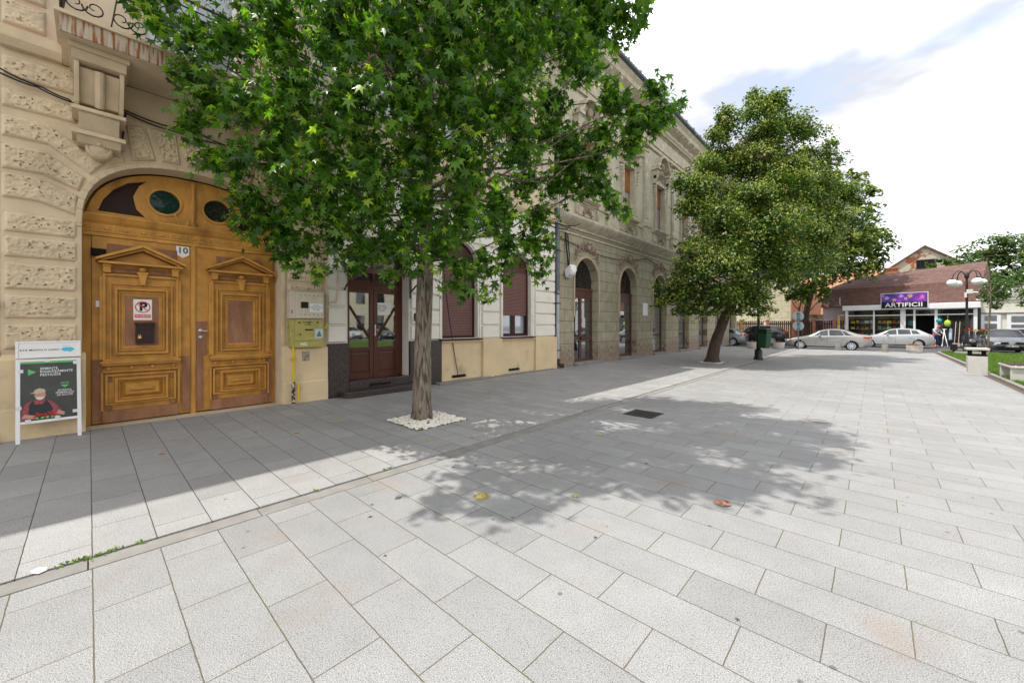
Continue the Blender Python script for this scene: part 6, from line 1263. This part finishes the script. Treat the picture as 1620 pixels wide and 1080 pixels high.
out('scooter_wheel', 'black spoked wheel of a hand cart at the shop window', 'wheel', lambda q: q.lathe((6.35, -.5, .30), [(.17, 0), (.25, 0), (.25, .06), (.17, .06), (.16, .03)], 20, 'y'), M['black'])
out('spray_bottle', 'light blue tall canister before the dark shop window', 'canister', lambda q: q.lathe((6.3, -.2, .4), [(.08, 0), (.09, .2), (.09, .9), (.04, 1.0)], 12), mat('pale_blue', (.5, .65, .75), .4))
for i, (x, c, lb) in enumerate(((7.25, 'red', 'tall kick scooter with red handlebar, nearest the lamp post'), (7.55, 'lime', 'kick scooter with green grips standing between two red ones'), (7.95, 'red', 'kick scooter with red bar beside the white doors'))):
    T = thing('kick_scooter', lb, 'scooter', sw(x, -.6)[:3], R(-12), 'kick scooters outside the shop')
    q = MB(); q.tube([(x, -.6, .12), (x, -.5, 1.25)], .022, 8); q.box(x-.06, x+.06, -1.1, -.62, .10, .14); q.xf(SM); q.build('frame', M['steel'], T)
    q = MB(); q.tube([(x-.24, -.5, 1.25), (x+.24, -.5, 1.25)], .026, 8); q.ball((x, -.5, 1.33), .07, 8); q.xf(SM); q.build('handlebar', GM[c], T)
    for yy in (-.6, -1.12): q = MB(); q.lathe((x-.02, yy, .10), [(.05, 0), (.10, 0), (.10, .04), (.05, .04)], 14, 'x'); q.xf(SM); q.build('wheel', M['black'], T)
for x, c, lb in ((7.35, 'white', 'small white bag on the ground by the scooters'), (7.7, 'lime', 'green watering can shaped toy by the scooters'), (8.15, 'red', 'red ball on the ground beside the dark car nose'), (7.1, 'white', 'white bucket on the ground behind the lamp foot')):
    out('toy', lb, 'toy', lambda q, x=x: q.ball((x, -1.1, .19), .17, 10, (1, 1, 1.0)), GM[c], 'toys on the ground outside the shop')
# person
PS = thing('person', 'customer bending at the shop entrance in patterned top and blue jeans', 'person', sw(5.62, -1.15)[:3])
def skin(name, verts, edges, m, parent, sub=2):
    me = bpy.data.meshes.new(name); me.from_pydata([v[:3] for v in verts], edges, []); o = bpy.data.objects.new(name, me); COL.objects.link(o); me.materials.append(m)
    mo = o.modifiers.new('skin', 'SKIN'); mo.use_smooth_shade = True; sl = me.skin_vertices[0].data
    for i, v in enumerate(verts): sl[i].radius = (v[3], v[4] if len(v) > 4 else v[3]); sl[i].use_root = (i == 0)
    s = o.modifiers.new('sub', 'SUBSURF'); s.levels = sub; s.render_levels = sub
    dg = bpy.context.evaluated_depsgraph_get(); me2 = bpy.data.meshes.new_from_object(o.evaluated_get(dg)); o.modifiers.clear(); o.data = me2
    if not len(me2.materials): me2.materials.append(m)
    o.parent = parent; return o
sk = mat('skin', (.42, .24, .17), .6)
B = [(0, 0, .90, .13, .10), (0, -.02, 1.12, .12, .10), (.03, -.08, 1.32, .14, .10), (.06, -.13, 1.42, .05), (.08, -.17, 1.50, .075), (.09, -.19, 1.60, .09), (.10, -.20, 1.68, .06),
     (-.17, -.12, 1.33, .05), (-.22, -.25, 1.12, .042), (-.14, -.42, .98, .033), (-.12, -.50, .95, .03), (.20, -.10, 1.33, .05), (.27, -.20, 1.10, .042), (.24, -.38, .98, .033), (.23, -.46, .95, .03),
     (-.10, .0, .82, .085), (-.11, -.03, .48, .06), (-.12, .06, .10, .042), (-.12, -.03, .04, .035), (-.12, -.13, .03, .03), (.10, 0, .82, .085), (.12, -.02, .48, .06), (.14, .05, .10, .042), (.14, -.04, .04, .035), (.14, -.14, .03, .03)]
Ed = [(0, 1), (1, 2), (2, 3), (3, 4), (4, 5), (5, 6), (2, 7), (7, 8), (8, 9), (9, 10), (2, 11), (11, 12), (12, 13), (13, 14), (0, 15), (15, 16), (16, 17), (17, 18), (18, 19), (0, 20), (20, 21), (21, 22), (22, 23), (23, 24)]
fb = len(B)
for hx, hy, hz in ((-.12, -.50, .95), (.23, -.46, .95)):
    b0 = 10 if hx < 0 else 14
    for k in range(5):
        dx = (-.028+.016*k) if k < 4 else (.045 if hx < 0 else -.045); L_ = (.06, .07, .068, .055, .045)[k]
        B += [(hx+dx, hy-.03, hz-.02, .009), (hx+dx*1.15, hy-.03-L_*.6, hz-.03-L_*.3, .008)]; Ed += [(b0, len(B)-2), (len(B)-2, len(B)-1)]
skin('body', B, Ed, sk, PS)
jeans = mat('blue_jeans', (.025, .055, .16), .85, .15, 30)
skin('jeans', [(0, .0, .98, .15, .115), (0, 0, .88, .16, .12), (-.10, 0, .78, .10), (-.11, -.03, .48, .075), (-.12, .05, .14, .062), (.10, 0, .78, .10), (.12, -.02, .48, .075), (.14, .045, .14, .062)], [(0, 1), (1, 2), (2, 3), (3, 4), (1, 5), (5, 6), (6, 7)], jeans, PS)
skin('patterned_top', [(0, 0, .92, .17, .13), (0, -.02, 1.12, .16, .13), (.02, -.07, 1.30, .17, .125), (.05, -.12, 1.40, .07), (-.17, -.11, 1.33, .075), (-.22, -.24, 1.14, .062), (-.17, -.36, 1.03, .055), (.20, -.09, 1.33, .075), (.27, -.19, 1.12, .062), (.25, -.32, 1.02, .055)], [(0, 1), (1, 2), (2, 3), (2, 4), (4, 5), (5, 6), (2, 7), (7, 8), (8, 9)], mat('patterned_fabric', (.24, .26, .36), .8, .5, 14, col2=(.62, .56, .60), c2s=10, c2t=(.48, .54)), PS)
mb = MB(); mb.ball((.095, -.16, 1.62), .115, 14, (1, 1, 1.1)); mb.ball((.09, -.05, 1.60), .06, 10); mb.build('hair', mat('reddish_brown_hair', (.14, .045, .025), .7, .3, 40), PS, smooth=60)
mb = MB(); [mb.ball((x_, -.285, 1.615), .012, 8) for x_ in (.06, .13)]; mb.ball((.095, -.29, 1.585), .018, 8, (.7, 1.2, 1)); mb.build('face_features', sk, PS)
mb = MB(); [mb.ball((x_, y_-.02, .045), .07, 10, (.75, 1.7, .6)) for x_, y_ in ((-.12, -.04), (.14, -.05))]; mb.build('shoes', M['wpaint'], PS, smooth=60)
PS.rotation_euler = (0, 0, R(35)); PS.scale = (.98, .98, .98)

# ------------------------------------------------------------ background
FN = thing('picket_fence', 'dark brown picket fence with orange brick posts across the street', 'fence', (3.5, 44.2, 0))
mb = MB(); x = -7.0
while x < 6.85: h_ = 2.02+.05*rnd.random(); mb.box(x, x+.11, 44.15, 44.18, .12, h_); x += .155
mb.box(-7, 6.9, 44.18, 44.22, .4, .5); mb.box(-7, 6.9, 44.18, 44.22, 1.7, 1.8); mb.build('pickets', M['slatw'], FN)
for x in (-5.5, -3.2, -1.0, 1.2, 3.2, 4.72, 6.15): mb = MB(); mb.box(x, x+.24, 44.08, 44.3, 0, 2.1); mb.box(x-.02, x+.26, 44.06, 44.32, 2.1, 2.15); mb.build('post', M['brick'], FN)
mb = MB(); mb.box(1.0, 1.38, 44.10, 44.13, 1.45, 1.95); tag(mb.build('fence_notice', M['paper']), 'small white notice on the picket fence left of the round signs', 'notice')
mb = MB(); mb.tube([(6.55, 44.0, .0), (6.55, 44.0, 2.45), (6.9, 44.1, 2.5)], .05, 8); tag(mb.build('gas_standpipe', M['yellow']), 'yellow gas standpipe at the right end of the picket fence', 'pipe')
def house(name, label, x0, x1, y0, y1, h, wallm, roofm, ridge=None, wins=(), wm_='glassd'):
    T = thing(name, label, 'building', ((x0+x1)/2, (y0+y1)/2, 0)); mb = MB(); mb.box(x0, x1, y0, y1, 0, h); mb.build('wall', wallm, T)
    if ridge:
        a, H = ridge; mb = MB()
        if a == 'x': mb.add([(x0-.3, y0-.4, h-.1), (x1+.3, y0-.4, h-.1), (x1+.3, (y0+y1)/2, H), (x0-.3, (y0+y1)/2, H), (x1+.3, y1+.4, h-.1), (x0-.3, y1+.4, h-.1)], [(0, 1, 2, 3), (3, 2, 4, 5), (0, 3, 5), (1, 4, 2)])
        mb.build('roof', roofm, T)
    for (a, b, z0, z1) in wins:
        w = MB(); w.ring(-.05, .03, a, b, z0, z1, .08); w.v = [(p[1], y0-p[0], p[2]) for p in w.v]; fr = w.build('window', M['upvc'], T); q = MB(); q.quad((a, y0-.01, z0), (b, y0-.01, z0), (b, y0-.01, z1), (a, y0-.01, z1)); q.build('pane', M[wm_], fr)
    return T
house('cream_house', 'pale yellow blockwork building showing between the two lindens', -9, 2.1, 52, 62, 8.5, M['yblock'], M['tile'], ('x', 11))
T = house('low_house', 'low house with orange tiled roof behind the picket fence', 2.6, 11.5, 57, 68, 2.95, M['oldwall'], M['tile'], ('x', 6.9), [(3.6, 4.6, 1.0, 2.3)])
mb = MB(); mb.box(2.35, 2.9, 50.8, 51.3, 0, 5.0); tag(mb.build('brick_pillar', M['brick']), 'tall brown brick pillar right of the pale yellow building', 'pillar')
GBL = thing('gabled_house', 'old house with peeling plaster gable and small dark attic window above the shop roof', 'building', (12.84, 66, 0))
mb = MB(); mb.prism([(7.6, 0), (18.1, 0), (18.1, 6.1), (12.84, 10.15), (7.6, 6.1)], 62, 72, 'y'); mb.build('wall', M['oldwall'], GBL)
mb = MB(); mb.prism([(7.3, 5.9), (12.84, 10.18), (18.4, 5.9), (18.4, 6.1), (12.84, 10.38), (7.3, 6.1)], 61.8, 72, 'y'); mb.build('roof', M['tile_d'], GBL)
mb = MB(); mb.box(12.2, 13.6, 61.93, 62, 7.95, 8.8); wf = mb.build('window', M['slot'], GBL); mb = MB(); [mb.box(12.2+.28*i, 12.24+.28*i, 61.90, 61.93, 7.95, 8.8) for i in range(6)]; mb.box(12.1, 13.7, 61.88, 61.96, 7.85, 7.95); mb.build('bars', M['iron'], wf)
for x, y, lb in ((7.6, 60, 'orange brick chimney, the left of two beyond the shop roof'), (10.2, 61, 'wider orange brick chimney touching the peeling gable')):
    mb = MB(); mb.box(x-.5, x+.5, y-.4, y+.4, 0, 7.9); mb.box(x-.6, x+.6, y-.5, y+.5, 7.9, 8.05); tag(mb.build('chimney', M['brick']), lb, 'chimney')
house('tiled_house', 'distant house with orange roof just left of the shop roof', -2, 9.2, 64, 72, 5.4, M['creamw'], M['tile'], ('x', 8.6))
# right hand cream wall with doors
CW = thing('annex', 'cream single storey annex with white panelled doors right of the shop', 'building', (16, 46, 0))
mb = MB(); mb.box(14.5, 17.2, 45.2, 50, 0, 3.5); mb.box(14.4, 17.2, 45.1, 50, 3.5, 3.58); mb.build('wall', M['creamw'], CW)
for i, x in enumerate((14.62, 15.85)):
    d = MB(); w = .95 if i == 0 else 1.15; d.box(x, x+w, 45.1, 45.2, 0, 2.45); dd = d.build('door', M['upvc'], CW); q = MB()
    for z0, z1 in ((.2, 1.75), (1.95, 2.35)) if i == 0 else ((.95, 1.35), (1.45, 1.68), (1.85, 2.3)): q.box(x+.2, x+w-.18, 45.085, 45.1, z0, z1)
    q.build('pane', M['glassd'], dd)
mb = MB(); mb.box(14.5, 17.1, 45.06, 45.2, 2.5, 2.56); mb.build('ledge', M['kerbc'], CW)
WW = thing('white_house', 'tall blank white wall at the right edge behind the dark grey car', 'building', (20, 47, 0)); mb = MB(); mb.box(17.22, 30, 44.9, 52, 0, 4.9); mb.build('wall', M['wpaint'], WW); mb = MB(); mb.box(17.15, 30, 44.8, 52, 4.9, 5.0); mb.build('coping', M['metal'], WW)
mb = MB(); mb.ball((14.25, 44.6, 3.05), .2, 10, (1.3, .8, .8)); tag(mb.build('satellite_dish', M['creamw']), 'small beige lamp housing at the right end of the shop canopy', 'lamp')
# opposite side of the plaza (seen in the glass)
for (x, y, rz, lb) in ((28, 17, 40, 'tree across the plaza mirrored in the wooden door glass, nearest the benches'), (28, 26, 130, 'tree across the plaza mirrored in the first arched shop door'), (25, 34, 230, 'tree across the plaza mirrored beyond the other two'), (30, 5, 300, 'tree across the plaza behind the photographer')):
    d_ = dup(T4, label=lb, loc=(x, y, 0), rz=R(rz)); d_.scale = (.9, .9, .75)
for i, (y0, y1, h_, m_) in enumerate(((-40, -14, 11, 'creamw'), (-13.5, 8, 9, 'cream'), (8.5, 32.5, 12, 'yblock'))):
    wins_ = []; T = thing('plaza_house', ('pale three storey house', 'pinkish two storey house', 'yellowish tall house')[i]+' across the plaza, mirrored in the door glass', 'building', (38, (y0+y1)/2, 0))
    mb = MB(); mb.box(38, 48, y0, y1, 0, h_); mb.build('wall', M[m_], T); mb = MB(); y = y0+1.2
    while y < y1-1.5:
        for z in (1, 4.4, 7.6):
            if z+2 < h_: mb.box(37.97, 38, y, y+1.1, z, z+1.9)
        y += 2.6
    mb.build('window', M['glassd'], T); mb = MB(); mb.add([(37.4, y0, h_), (37.4, y1, h_), (43, y1, h_+3), (43, y0, h_+3), (48.4, y1, h_), (48.4, y0, h_)], [(0, 1, 2, 3), (3, 2, 4, 5)]); mb.build('roof', M['tile'], T)
cg = ['white', 'grey', 'black']
for i in range(6):
    dup((cB, cD, cC)[i % 3], label=('white hatchback across the plaza, farthest from the street', 'dark grey car across the plaza between a white and a black one', 'black car across the plaza behind the bench side', 'white hatchback across the plaza between two dark cars', 'dark grey car across the plaza next to the last black one', 'black car across the plaza, nearest the street')[i], loc=(31.5, 8+i*3.9, 0), rz=R(0))
